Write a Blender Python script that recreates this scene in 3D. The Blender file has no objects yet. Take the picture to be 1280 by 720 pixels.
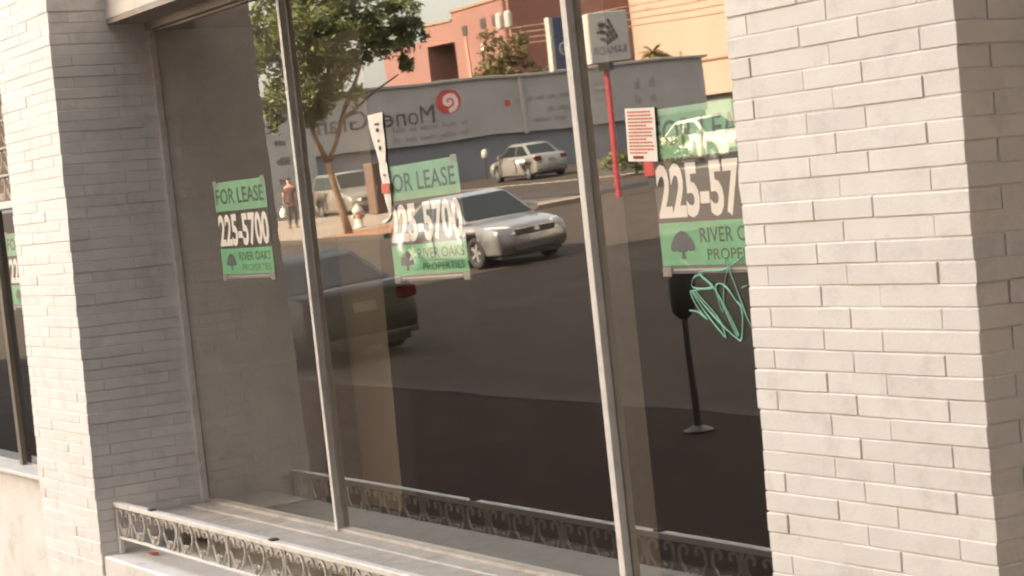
import bpy, bmesh, math, random
from mathutils import Vector, Matrix, noise
random.seed(7)
PI = math.pi
C = bpy.context.scene.collection
S = bpy.context.scene

# ------------------------------------------------------------------ camera
cam_d = bpy.data.cameras.new("camera")
cam_d.sensor_width = 36.0
cam_d.lens = 69.75
cam_d.clip_start = 0.05
cam_d.clip_end = 3000.0
cam = bpy.data.objects.new("camera", cam_d)
C.objects.link(cam)
right = Vector((0.51498907, 0.85250665, -0.089547)).normalized()
up = Vector((0.00760387, 0.09991755, 0.99496667)).normalized()
back = right.cross(up).normalized()
up = back.cross(right).normalized()
cam.matrix_world = Matrix(((right.x, up.x, back.x, 0.0), (right.y, up.y, back.y, -3.009),
                           (right.z, up.z, back.z, 2.3), (0, 0, 0, 1)))
S.camera = cam

# ------------------------------------------------------------------ light
SUN_EL = math.radians(36)
VEIL = 2.7
SUN_AZ = math.radians(0)        # the sun stands behind the shop, towards +Y
world = bpy.data.worlds.new("World")
S.world = world
world.use_nodes = True
wn = world.node_tree
wn.nodes.clear()
sky = wn.nodes.new('ShaderNodeTexSky')
sky.sky_type = 'NISHITA'
sky.sun_disc = False
sky.sun_elevation = SUN_EL
sky.sun_rotation = SUN_AZ
sky.air_density = 1.3
sky.dust_density = 5.0
sky.ozone_density = 0.6
bg = wn.nodes.new('ShaderNodeBackground')
bg.inputs[1].default_value = 0.10
out = wn.nodes.new('ShaderNodeOutputWorld')
haze_tint = wn.nodes.new('ShaderNodeVectorMath')      # dusty, warm late daylight over the whole sky
haze_tint.operation = 'MULTIPLY'
haze_tint.inputs[1].default_value = (1.0, 0.98, 0.93)
wn.links.new(sky.outputs[0], haze_tint.inputs[0])
# a thin veil of pale cloud over the whole dome
wtc = wn.nodes.new('ShaderNodeTexCoord')
wno = wn.nodes.new('ShaderNodeTexNoise')
wno.inputs['Scale'].default_value = 3.0
wno.inputs['Detail'].default_value = 5
wn.links.new(wtc.outputs['Generated'], wno.inputs['Vector'])
wmr = wn.nodes.new('ShaderNodeMapRange')
wmr.inputs[3].default_value = VEIL * 0.8
wmr.inputs[4].default_value = VEIL * 1.25
wn.links.new(wno.outputs[0], wmr.inputs[0])
wvs = wn.nodes.new('ShaderNodeVectorMath')
wvs.operation = 'SCALE'
wvs.inputs[0].default_value = (1.0, 0.97, 0.93)
wn.links.new(wmr.outputs[0], wvs.inputs['Scale'])
wad = wn.nodes.new('ShaderNodeVectorMath')
wad.operation = 'ADD'
wn.links.new(haze_tint.outputs[0], wad.inputs[0])
wn.links.new(wvs.outputs[0], wad.inputs[1])
wn.links.new(wad.outputs[0], bg.inputs[0])
wn.links.new(bg.outputs[0], out.inputs[0])
sun_d = bpy.data.lights.new("sun", 'SUN')
sun_d.energy = 5.0
sun_d.angle = math.radians(0.5)
sun_d.color = (1.0, 0.86, 0.68)
sun = bpy.data.objects.new("sun", sun_d)
C.objects.link(sun)
sdir = Vector((math.sin(SUN_AZ) * math.cos(SUN_EL), math.cos(SUN_AZ) * math.cos(SUN_EL), math.sin(SUN_EL)))
sun.rotation_euler = sdir.to_track_quat('Z', 'Y').to_euler()
sun.location = (0, 40, 60)
S.view_settings.view_transform = 'Standard'
S.view_settings.look = 'None'
S.view_settings.gamma = 1.0
S.view_settings.exposure = 2.55
S.cycles.filter_width = 2.1
S.cycles.max_bounces = 8
S.cycles.transparent_max_bounces = 8
S.cycles.caustics_reflective = False
S.cycles.caustics_refractive = False

# ------------------------------------------------------------------ materials
def nodes(name):
    m = bpy.data.materials.new(name)
    m.use_nodes = True
    t = m.node_tree
    return m, t, t.nodes['Principled BSDF']

def mat(name, col, rough=0.7, metal=0.0, var=0.12, scale=6.0, bump=0.0, bscale=60.0, dirt=None, dscale=2.0,
        damt=0.5, coat=0.0, emit=None, est=0.0, rnd=0.0, spec=None):
    """a procedural surface: base colour broken by noise, fine relief, optional blotches of wear"""
    m, t, p = nodes(name)
    L = t.links
    tc = t.nodes.new('ShaderNodeTexCoord')
    geo = t.nodes.new('ShaderNodeNewGeometry')
    n = t.nodes.new('ShaderNodeTexNoise')
    n.inputs['Scale'].default_value = scale
    n.inputs['Detail'].default_value = 6
    L.new(geo.outputs['Position'], n.inputs['Vector'])
    mr = t.nodes.new('ShaderNodeMapRange')
    mr.inputs[1].default_value = 0.3
    mr.inputs[2].default_value = 0.7
    mr.inputs[3].default_value = 1 - var
    mr.inputs[4].default_value = 1 + var
    L.new(n.outputs[0], mr.inputs[0])
    vm = t.nodes.new('ShaderNodeVectorMath')
    vm.operation = 'SCALE'
    vm.inputs[0].default_value = col[:3]
    L.new(mr.outputs[0], vm.inputs['Scale'])
    cur = vm.outputs[0]
    if rnd:
        oi = t.nodes.new('ShaderNodeObjectInfo')
        r2 = t.nodes.new('ShaderNodeMapRange')
        r2.inputs[3].default_value = 1 - rnd
        r2.inputs[4].default_value = 1 + rnd
        L.new(oi.outputs['Random'], r2.inputs[0])
        v2 = t.nodes.new('ShaderNodeVectorMath')
        v2.operation = 'SCALE'
        L.new(cur, v2.inputs[0])
        L.new(r2.outputs[0], v2.inputs['Scale'])
        cur = v2.outputs[0]
    if dirt:
        n2 = t.nodes.new('ShaderNodeTexNoise')
        n2.inputs['Scale'].default_value = dscale
        n2.inputs['Detail'].default_value = 8
        n2.inputs['Roughness'].default_value = 0.7
        L.new(geo.outputs['Position'], n2.inputs['Vector'])
        m2 = t.nodes.new('ShaderNodeMapRange')
        m2.inputs[1].default_value = 0.52
        m2.inputs[2].default_value = 0.72
        m2.inputs[4].default_value = damt
        L.new(n2.outputs[0], m2.inputs[0])
        mx = t.nodes.new('ShaderNodeMix')
        mx.data_type = 'RGBA'
        L.new(m2.outputs[0], mx.inputs[0])
        L.new(cur, mx.inputs[6])
        mx.inputs[7].default_value = (*dirt[:3], 1)
        cur = mx.outputs[2]
    L.new(cur, p.inputs['Base Color'])
    p.inputs['Roughness'].default_value = rough
    p.inputs['Metallic'].default_value = metal
    p.inputs['Coat Weight'].default_value = coat
    if spec is not None:
        p.inputs['Specular IOR Level'].default_value = spec
    if emit:
        p.inputs['Emission Color'].default_value = (*emit, 1)
        p.inputs['Emission Strength'].default_value = est
    if bump:
        nb = t.nodes.new('ShaderNodeTexNoise')
        nb.inputs['Scale'].default_value = bscale
        nb.inputs['Detail'].default_value = 5
        L.new(geo.outputs['Position'], nb.inputs['Vector'])
        b = t.nodes.new('ShaderNodeBump')
        b.inputs['Strength'].default_value = bump
        b.inputs['Distance'].default_value = 0.01
        L.new(nb.outputs[0], b.inputs['Height'])
        L.new(b.outputs[0], p.inputs['Normal'])
    return m

PAINT = (0.84, 0.81, 0.78)
M = {}
M['brick'] = mat('painted_brick', PAINT, 0.62, var=0.04, scale=9, bump=0.10, bscale=120, dirt=(0.42, 0.39, 0.36),
                 dscale=6.5, damt=0.38, rnd=0.04)
M['mortar'] = mat('painted_mortar', (0.82, 0.79, 0.76), 0.8, var=0.08, bump=0.4, bscale=90)
M['plaster'] = mat('painted_plaster', (0.78, 0.75, 0.71), 0.7, var=0.06, scale=4, bump=0.3, bscale=40,
                   dirt=(0.45, 0.38, 0.31), dscale=3.5, damt=0.5)
M['cream_wall'] = mat('cream_stucco', (0.74, 0.71, 0.66), 0.85, var=0.06, scale=0.4, bump=0.2)
M['dark_brick'] = mat('dark_brown_brick', (0.045, 0.034, 0.028), 0.9, var=0.15, scale=2, spec=0.2)
M['wing'] = mat('brown_stucco', (0.07, 0.055, 0.045), 0.85, var=0.1, scale=2, bump=0.2)
M['soffit'] = mat('soffit_paint', (0.42, 0.37, 0.32), 0.75, var=0.1, scale=3, bump=0.2, dirt=(0.3, 0.25, 0.2), damt=0.5)  # off-white paint, its shade put into a darker base colour
M['trim'] = mat('white_trim_paint', (0.82, 0.78, 0.73), 0.45, var=0.06, scale=12, bump=0.2, bscale=80,
                dirt=(0.40, 0.30, 0.22), dscale=14, damt=0.45)
M['sill'] = mat('sill_paint', (0.54, 0.495, 0.44), 0.6, var=0.12, scale=10, bump=0.5, bscale=50,
                dirt=(0.25, 0.20, 0.15), dscale=9, damt=0.75)
M['alu'] = mat('aluminium', (0.72, 0.69, 0.65), 0.45, metal=0.0, var=0.06, scale=20, dirt=(0.35, 0.3, 0.25), dscale=12, damt=0.4)
M['aludark'] = mat('dull_aluminium', (0.36, 0.31, 0.25), 0.5, metal=0.2, var=0.08, scale=20)
M['bronze'] = mat('bronze_frame', (0.20, 0.165, 0.125), 0.45, metal=0.2, var=0.1)
M['iron'] = mat('painted_iron', (0.58, 0.54, 0.48), 0.5, var=0.15, scale=25, dirt=(0.22, 0.15, 0.1), dscale=20, damt=0.7)
M['bracket'] = mat('rusty_bracket', (0.10, 0.07, 0.05), 0.8, var=0.3, scale=30)
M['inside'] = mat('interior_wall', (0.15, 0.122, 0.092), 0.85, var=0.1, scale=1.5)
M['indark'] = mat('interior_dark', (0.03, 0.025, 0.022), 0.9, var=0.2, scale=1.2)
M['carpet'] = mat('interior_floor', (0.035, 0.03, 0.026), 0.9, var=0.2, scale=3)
M['green'] = mat('sign_green', (0.20, 0.47, 0.29), 0.45, var=0.10, scale=14, bump=0.6, bscale=9)
M['green2'] = mat('sign_green_lower', (0.14, 0.47, 0.24), 0.45, var=0.10, scale=14, bump=0.6, bscale=9)
M['black'] = mat('sign_black', (0.018, 0.016, 0.016), 0.5, var=0.1)
M['ink'] = mat('sign_dark_ink', (0.02, 0.075, 0.035), 0.5, var=0.05)
M['navy'] = mat('tree_logo_ink', (0.05, 0.07, 0.09), 0.5, var=0.05)
M['white'] = mat('sign_white', (0.88, 0.85, 0.82), 0.5, var=0.02)
M['greystrip'] = mat('sign_grey_strip', (0.16, 0.16, 0.16), 0.5, var=0.1)
M['tape'] = mat('tape', (0.28, 0.27, 0.24), 0.35, var=0.1, scale=30)
M['paper'] = mat('paper', (0.88, 0.84, 0.76), 0.8, var=0.04, scale=30)
M['redink'] = mat('red_ink', (0.62, 0.16, 0.10), 0.7, var=0.1)
M['redblack'] = mat('dark_red_ink', (0.20, 0.03, 0.03), 0.7, var=0.1)
M['etch'] = mat('green_scribble', (0.26, 0.56, 0.41), 0.6, var=0.15, scale=60)
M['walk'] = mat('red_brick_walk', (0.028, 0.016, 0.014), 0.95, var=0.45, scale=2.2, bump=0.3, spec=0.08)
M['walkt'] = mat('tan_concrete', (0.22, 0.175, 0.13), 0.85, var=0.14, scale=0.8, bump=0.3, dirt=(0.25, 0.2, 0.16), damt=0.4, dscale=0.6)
M['orange'] = mat('orange_pavers', (0.25, 0.115, 0.055), 0.85, var=0.22, scale=3)
M['kerb'] = mat('kerb_concrete', (0.062, 0.053, 0.046), 0.9, spec=0.1, var=0.15, scale=2)
M['asphalt'] = mat('asphalt', (0.054, 0.0435, 0.037), 0.95, spec=0.1, var=0.26, scale=1.6, bump=0.4, bscale=30, dirt=(0.042, 0.036, 0.031), dscale=0.35, damt=0.6)
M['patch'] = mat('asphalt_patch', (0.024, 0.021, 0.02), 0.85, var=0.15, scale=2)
M['gline'] = mat('road_paint', (0.5, 0.44, 0.36), 0.8, var=0.3, scale=3)
M['stucco'] = mat('grey_stucco', (0.345, 0.33, 0.315), 0.85, var=0.09, scale=0.6, bump=0.2, dirt=(0.24, 0.23, 0.22), dscale=0.35, damt=0.5)
M['band'] = mat('slate_band', (0.18, 0.185, 0.20), 0.8, var=0.08, scale=0.7)
M['coping'] = mat('coping', (0.32, 0.29, 0.26), 0.8, var=0.1)
M['dgrey'] = mat('dark_grey_letters', (0.075, 0.065, 0.062), 0.7, var=0.1)
M['faint'] = mat('faded_letters', (0.22, 0.20, 0.18), 0.7, var=0.15, scale=5)
M['logo'] = mat('logo_red', (0.50, 0.055, 0.05), 0.6, var=0.08)
M['logow'] = mat('logo_white', (0.80, 0.62, 0.58), 0.6, var=0.05)
M['peach'] = mat('peach_stucco', (0.35, 0.25, 0.195), 0.85, var=0.06, scale=0.25, bump=0.2, dirt=(0.29, 0.195, 0.145), dscale=0.22, damt=0.6)
M['peachd'] = mat('peach_cornice', (0.27, 0.165, 0.11), 0.85, var=0.06)
M['pink'] = mat('terracotta_stucco', (0.225, 0.115, 0.096), 0.85, var=0.08, scale=0.3, bump=0.2, dirt=(0.19, 0.085, 0.07), damt=0.5)
M['pinkl'] = mat('pale_pipe', (0.55, 0.28, 0.2), 0.6, var=0.05)
M['darkbrown'] = mat('dark_brown', (0.09, 0.05, 0.04), 0.7, var=0.2)
M['maroon'] = mat('maroon_roof', (0.12, 0.035, 0.035), 0.7, var=0.1)
M['gbox'] = mat('green_grey_wall', (0.13, 0.14, 0.12), 0.8, var=0.1)
M['winglass'] = mat('far_window', (0.05, 0.045, 0.045), 0.25, var=0.1)
M['pole'] = mat('wood_pole', (0.13, 0.065, 0.045), 0.85, var=0.2, scale=3)
M['wire'] = mat('wire', (0.22, 0.12, 0.08), 0.7, var=0.1)
M['redpole'] = mat('red_pole', (0.22, 0.010, 0.022), 0.45, var=0.08)
M['signgrey'] = mat('sign_face_grey', (0.50, 0.47, 0.44), 0.5, var=0.04)
M['signblue'] = mat('sign_face_blue', (0.055, 0.065, 0.12), 0.5, var=0.1)
M['signrim'] = mat('sign_rim', (0.36, 0.34, 0.31), 0.5, var=0.06)
M['bark'] = mat('bark', (0.18, 0.115, 0.075), 0.9, var=0.25, scale=8, bump=0.6, bscale=20)
M['tyre'] = mat('tyre', (0.022, 0.02, 0.02), 0.8, var=0.1)
M['rim'] = mat('rim', (0.55, 0.53, 0.50), 0.3, metal=0.7, var=0.05)
M['cglass'] = mat('car_glass', (0.015, 0.018, 0.017), 0.18, spec=0.3, var=0.1)
M['chrome'] = mat('chrome', (0.75, 0.73, 0.70), 0.15, metal=0.9, var=0.03)
M['grille'] = mat('grille', (0.03, 0.028, 0.028), 0.5, var=0.1)
M['lamp'] = mat('head_lamp', (0.85, 0.83, 0.80), 0.12, metal=0.3, var=0.04)
M['tail'] = mat('tail_lamp', (0.09, 0.006, 0.008), 0.2, var=0.05)
M['plate'] = mat('number_plate', (0.16, 0.155, 0.15), 0.5, var=0.03)
M['frontplate'] = mat('front_plate', (0.42, 0.41, 0.40), 0.5, var=0.04)
M['silver'] = mat('silver_paint', (0.24, 0.235, 0.23), 0.28, metal=0.45, var=0.03, coat=0.6)
M['pale'] = mat('pale_gold_paint', (0.20, 0.18, 0.15), 0.3, metal=0.3, var=0.03, coat=0.5)
M['silver2'] = mat('light_silver_paint', (0.22, 0.21, 0.195), 0.3, metal=0.3, var=0.03, coat=0.4)
M['cream'] = mat('white_paint', (0.42, 0.40, 0.34), 0.4, var=0.03, coat=0.5)
M['dgreen'] = mat('dark_green_paint', (0.016, 0.021, 0.014), 0.45, var=0.05, coat=0.12, spec=0.3)
M['olive'] = mat('olive_yellow_paint', (0.52, 0.50, 0.25), 0.35, var=0.04, coat=0.4)
M['wine'] = mat('dark_wine_paint', (0.055, 0.025, 0.025), 0.35, var=0.04, coat=0.5)
M['skin'] = mat('skin', (0.42, 0.23, 0.15), 0.6, var=0.05)
M['hair'] = mat('hair', (0.02, 0.014, 0.01), 0.6, var=0.2)
M['shirt'] = mat('maroon_shirt', (0.09, 0.045, 0.04), 0.9, var=0.1)
M['trouser'] = mat('dark_trousers', (0.035, 0.03, 0.032), 0.9, var=0.15)
M['bag'] = mat('white_bag', (0.8, 0.78, 0.74), 0.5, var=0.03)
M['meter'] = mat('dark_meter', (0.028, 0.024, 0.022), 0.5, var=0.1)
M['metermid'] = mat('meter_plate', (0.045, 0.04, 0.036), 0.5, var=0.2)
M['brownbox'] = mat('brown_cabinet', (0.10, 0.06, 0.045), 0.6, var=0.12)
M['redbox'] = mat('red_box', (0.22, 0.03, 0.028), 0.5, var=0.1)
M['hyd'] = mat('hydrant_paint', (0.42, 0.39, 0.35), 0.5, var=0.08)
M['lattice'] = mat('brown_screen', (0.30, 0.225, 0.165), 0.8, var=0.2, scale=14)

def leafmat(name, c1, c2):
    m, t, p = nodes(name)
    L = t.links
    geo = t.nodes.new('ShaderNodeNewGeometry')
    cr = t.nodes.new('ShaderNodeValToRGB')
    cr.color_ramp.elements[0].color = (*c1, 1)
    cr.color_ramp.elements[1].color = (*c2, 1)
    L.new(geo.outputs['Random Per Island'], cr.inputs[0])
    L.new(cr.outputs[0], p.inputs['Base Color'])
    p.inputs['Roughness'].default_value = 0.6
    tr = t.nodes.new('ShaderNodeBsdfTranslucent')
    L.new(cr.outputs[0], tr.inputs['Color'])
    mx = t.nodes.new('ShaderNodeMixShader')
    mx.inputs[0].default_value = 0.35
    L.new(p.outputs[0], mx.inputs[1])
    L.new(tr.outputs[0], mx.inputs[2])
    L.new(mx.outputs[0], t.nodes['Material Output'].inputs[0])
    return m
M['leaf'] = leafmat('leaves', (0.055, 0.075, 0.022), (0.19, 0.21, 0.065))
M['leaf2'] = leafmat('dry_leaves', (0.09, 0.075, 0.03), (0.22, 0.17, 0.07))

def glassmat(name, refl=0.29, trans=0.85):
    m, t, p = nodes(name)
    L = t.links
    t.nodes.remove(p)
    gl = t.nodes.new('ShaderNodeBsdfGlossy')
    gl.inputs['Roughness'].default_value = 0.011
    gl.inputs['Color'].default_value = (refl, refl * 0.97, refl * 0.91, 1)
    tr = t.nodes.new('ShaderNodeBsdfTransparent')
    tr.inputs['Color'].default_value = (trans, trans * 0.985, trans * 0.95, 1)
    df = t.nodes.new('ShaderNodeBsdfDiffuse')        # the film of dust on the pane
    n = t.nodes.new('ShaderNodeTexNoise')
    n.inputs['Scale'].default_value = 3.0
    n.inputs['Detail'].default_value = 8
    geo = t.nodes.new('ShaderNodeNewGeometry')
    L.new(geo.outputs['Position'], n.inputs['Vector'])
    mr = t.nodes.new('ShaderNodeMapRange')
    mr.inputs[3].default_value = 0.001
    mr.inputs[4].default_value = 0.006
    L.new(n.outputs[0], mr.inputs[0])
    L.new(mr.outputs[0], df.inputs['Color'])
    nb = t.nodes.new('ShaderNodeTexNoise')           # slow waviness of the float glass
    nb.inputs['Scale'].default_value = 1.3
    nb.inputs['Detail'].default_value = 1
    L.new(geo.outputs['Position'], nb.inputs['Vector'])
    b = t.nodes.new('ShaderNodeBump')
    b.inputs['Strength'].default_value = 0.10
    b.inputs['Distance'].default_value = 0.010
    L.new(nb.outputs[0], b.inputs['Height'])
    L.new(b.outputs[0], gl.inputs['Normal'])
    a1 = t.nodes.new('ShaderNodeAddShader')
    a2 = t.nodes.new('ShaderNodeAddShader')
    L.new(gl.outputs[0], a1.inputs[0])
    L.new(tr.outputs[0], a1.inputs[1])
    L.new(a1.outputs[0], a2.inputs[0])
    L.new(df.outputs[0], a2.inputs[1])
    L.new(a2.outputs[0], t.nodes['Material Output'].inputs[0])
    return m
M['glass'] = glassmat('shop_glass')
mm, tt, pp = nodes('glass_edge')
tt.nodes.remove(pp)
tb = tt.nodes.new('ShaderNodeBsdfTransparent')
tt.links.new(tb.outputs[0], tt.nodes['Material Output'].inputs[0])
M['gedge'] = mm

# ------------------------------------------------------------------ helpers
def link(o, parent=None):
    C.objects.link(o)
    if parent is not None:
        o.parent = parent
    return o

def obj(name, bm, m, parent=None, smooth=False, loc=None):
    me = bpy.data.meshes.new(name)
    bmesh.ops.recalc_face_normals(bm, faces=bm.faces)
    bm.to_mesh(me)
    bm.free()
    if m is not None:
        for k in (m if isinstance(m, (list, tuple)) else [m]):
            me.materials.append(k)
    if smooth:
        for p in me.polygons:
            p.use_smooth = True
    o = bpy.data.objects.new(name, me)
    if loc:
        o.location = loc
    return link(o, parent)

def tag(o, label=None, cat=None, group=None, kind=None):
    if label:
        o['label'] = label
    if cat:
        o['category'] = cat
    if group:
        o['group'] = group
    if kind:
        o['kind'] = kind
    return o

def thing(name, label, cat, loc=(0, 0, 0), rz=0.0, group=None):
    o = bpy.data.objects.new(name, None)
    o.empty_display_size = 0.2
    o.location = loc
    o.rotation_euler = (0, 0, rz)
    C.objects.link(o)
    return tag(o, label, cat, group)

def box(bm, x0, x1, y0, y1, z0, z1, bevel=0.0):
    r = bmesh.ops.create_cube(bm, size=1.0)
    vs = r['verts']
    for v in vs:
        v.co.x = x0 + (v.co.x + .5) * (x1 - x0)
        v.co.y = y0 + (v.co.y + .5) * (y1 - y0)
        v.co.z = z0 + (v.co.z + .5) * (z1 - z0)
    if bevel:
        es = list({e for v in vs for e in v.link_edges})
        bmesh.ops.bevel(bm, geom=es, offset=bevel, segments=1, affect='EDGES')
    return vs

def B(*a, bevel=0.0):
    bm = bmesh.new()
    box(bm, *a, bevel=bevel)
    return bm

def tube(bm, pts, r, seg=6, caps=True):
    pts = [Vector(p) for p in pts]
    rings = []
    n = len(pts)
    rr = r if isinstance(r, (list, tuple)) else [r] * n
    prev = None
    for i, p in enumerate(pts):
        d = (pts[min(i + 1, n - 1)] - pts[max(i - 1, 0)]).normalized()
        a = prev if prev is not None else (Vector((0, 0, 1)) if abs(d.z) < .9 else Vector((1, 0, 0)))
        u = (a - d * a.dot(d))
        if u.length < 1e-5:
            u = d.orthogonal()
        u.normalize()
        prev = u
        w = d.cross(u)
        rings.append([bm.verts.new(p + (u * math.cos(2 * PI * k / seg) + w * math.sin(2 * PI * k / seg)) * rr[i]) for k in range(seg)])
    for i in range(n - 1):
        for k in range(seg):
            bm.faces.new((rings[i][k], rings[i][(k + 1) % seg], rings[i + 1][(k + 1) % seg], rings[i + 1][k]))
    if caps:
        bm.faces.new(rings[0][::-1])
        bm.faces.new(rings[-1])

def T(pts, r, seg=6):
    bm = bmesh.new()
    tube(bm, pts, r, seg)
    return bm

def prism(bm, pts, origin, ax, ay, depth):
    """polygon pts (u,v) in the plane origin+u*ax+v*ay, given thickness along the normal"""
    ax, ay, origin = Vector(ax), Vector(ay), Vector(origin)
    n = ax.cross(ay).normalized()
    a = [bm.verts.new(origin + ax * u + ay * v) for u, v in pts]
    b = [bm.verts.new(origin + ax * u + ay * v + n * depth) for u, v in pts]
    bm.faces.new(a[::-1])
    bm.faces.new(b)
    k = len(pts)
    for i in range(k):
        bm.faces.new((a[i], a[(i + 1) % k], b[(i + 1) % k], b[i]))

def lathe(bm, prof, center, seg=14):
    cx, cy, cz = center
    rings = []
    for r, z in prof:
        rings.append([bm.verts.new((cx + r * math.cos(2 * PI * k / seg), cy + r * math.sin(2 * PI * k / seg), cz + z)) for k in range(seg)])
    for i in range(len(rings) - 1):
        for k in range(seg):
            bm.faces.new((rings[i][k], rings[i][(k + 1) % seg], rings[i + 1][(k + 1) % seg], rings[i + 1][k]))
    bm.faces.new(rings[0][::-1])
    bm.faces.new(rings[-1])

def text(name, s, m, parent, origin, ax, ay, width=None, height=1.0, bold=0.0, depth=0.0015, align='LEFT', spacing=1.0):
    """flat lettering standing in the plane of ax / ay; height = cap height"""
    cu = bpy.data.curves.new(name, 'FONT')
    cu.body = s
    cu.size = 1.0
    cu.offset = bold
    cu.extrude = 0.0
    cu.space_character = spacing
    cu.resolution_u = 3
    tmp = bpy.data.objects.new(name + '_curve', cu)
    C.objects.link(tmp)
    bpy.context.view_layer.update()
    dg = bpy.context.evaluated_depsgraph_get()
    me = bpy.data.meshes.new_from_object(tmp.evaluated_get(dg))
    bpy.data.objects.remove(tmp)
    xs = [v.co.x for v in me.vertices]
    x0, x1 = min(xs), max(xs)
    cap = 0.70
    sy = height / cap
    sx = (width / (x1 - x0)) if width else sy
    ax, ay, origin = Vector(ax), Vector(ay), Vector(origin)
    off = {'LEFT': 0.0, 'CENTER': -0.5, 'RIGHT': -1.0}[align] * (x1 - x0) * sx
    for v in me.vertices:
        v.co = origin + ax * ((v.co.x - x0) * sx + off) + ay * (v.co.y * sy)
    me.name = name
    me.materials.clear()
    me.materials.append(m)
    return link(bpy.data.objects.new(name, me), parent)

def copy_tree(o, parent=None):
    c = o.copy()
    C.objects.link(c)
    c.parent = parent
    for ch in [x for x in bpy.data.objects if x.parent == o]:
        copy_tree(ch, c)
    return c

# ------------------------------------------------------------------ dimensions
XL0, XL1 = -9.823, -8.986        # left pillar
XR0, XR1 = -3.897, -3.109        # right pillar
DG = 0.55                        # glass line behind the pillar fronts
TAU = 0.02                       # the panes lean out a little at the top
def gy(z, off=0.0):
    return DG - (z - 1.3) * TAU + off
PITCH = 0.0508
G = 0.04                         # the ground climbs gently away from the shop
def gz(y):
    """height of the street and of everything standing beyond it"""
    y = max(y, -95.0)
    return -0.15 + G * (-3.2 - y)

# ------------------------------------------------------------------ ground, street, pavements
def sheet(name, x0, x1, y0, y1, zf, m, nx=2, ny=2, up_=0.0, skirt=0.0):
    bm = bmesh.new()
    g = [[bm.verts.new((x0 + (x1 - x0) * i / nx, y0 + (y1 - y0) * j / ny, zf(y0 + (y1 - y0) * j / ny) + up_)) for i in range(nx + 1)] for j in range(ny + 1)]
    for j in range(ny):
        for i in range(nx):
            bm.faces.new((g[j][i], g[j][i + 1], g[j + 1][i + 1], g[j + 1][i]))
    if skirt:
        r = bmesh.ops.extrude_face_region(bm, geom=list(bm.faces))
        for v in [e for e in r['geom'] if isinstance(e, bmesh.types.BMVert)]:
            v.co.z -= skirt
    o = obj(name, bm, m)
    return tag(o, kind='structure')

bm = bmesh.new()
ys = [1200, 30, -5.9, -20, -40, -60, -80, -95, -200, -1500]
zs = [-0.3 if y > -5 else gz(y) for y in ys]
zs[-2] = gz(-95); zs[-1] = gz(-95)
prev = None
for y, z in zip(ys, zs):
    row = [bm.verts.new((x, y, z)) for x in (-1800, -150, -33, 30, 900)]
    if prev:
        for i in range(4):
            bm.faces.new((prev[i], prev[i + 1], row[i + 1], row[i]))
    prev = row
tag(obj('street', bm, M['asphalt']), kind='structure')
def wz(y):
    return gz(-5.9) + 0.14 + (y + 5.9) * -0.02
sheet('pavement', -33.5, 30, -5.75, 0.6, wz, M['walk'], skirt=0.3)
tag(obj('kerb', B(-33.5, 30, -5.93, -5.752, gz(-5.9) - 0.2, gz(-5.9) + 0.145, bevel=0.015), M['kerb']), kind='structure')
sheet('gutter', -33.5, 30, -6.5, -5.93, gz, M['kerb'], up_=0.006)
# individual walk pavers close to the kerb as recessed joints in one sheet
sheet('far_pavement', -75, -50.2, -29.4, -21.9, gz, M['walkt'], up_=0.14, skirt=0.3)
sheet('corner_paving', -54.6, -50.6, -24.6, -21.95, gz, M['orange'], up_=0.146)
tag(obj('far_kerb', B(-75, -50.0, -21.9, -21.75, gz(-22) - 0.2, gz(-22) + 0.13, bevel=0.015), M['kerb']), kind='structure')
sheet('road_patch', -61, -50.2, -33.4, -31.7, gz, M['patch'], up_=0.008)  # darker strip laid on the road
sheet('lane_line', -75, -34, -38.9, -38.65, gz, M['gline'], up_=0.008)

# ------------------------------------------------------------------ brick pillars
_bcache = {}
def brick_mesh(lx, ly):
    k = (round(lx, 3), round(ly, 3))
    if k not in _bcache:
        bm = bmesh.new()
        box(bm, 0, lx, 0, ly, 0, PITCH - 0.0036, bevel=0.0018)
        me = bpy.data.meshes.new('brick')
        bm.to_mesh(me)
        bm.free()
        me.materials.append(M['brick'])
        _bcache[k] = me
    return _bcache[k]

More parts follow.
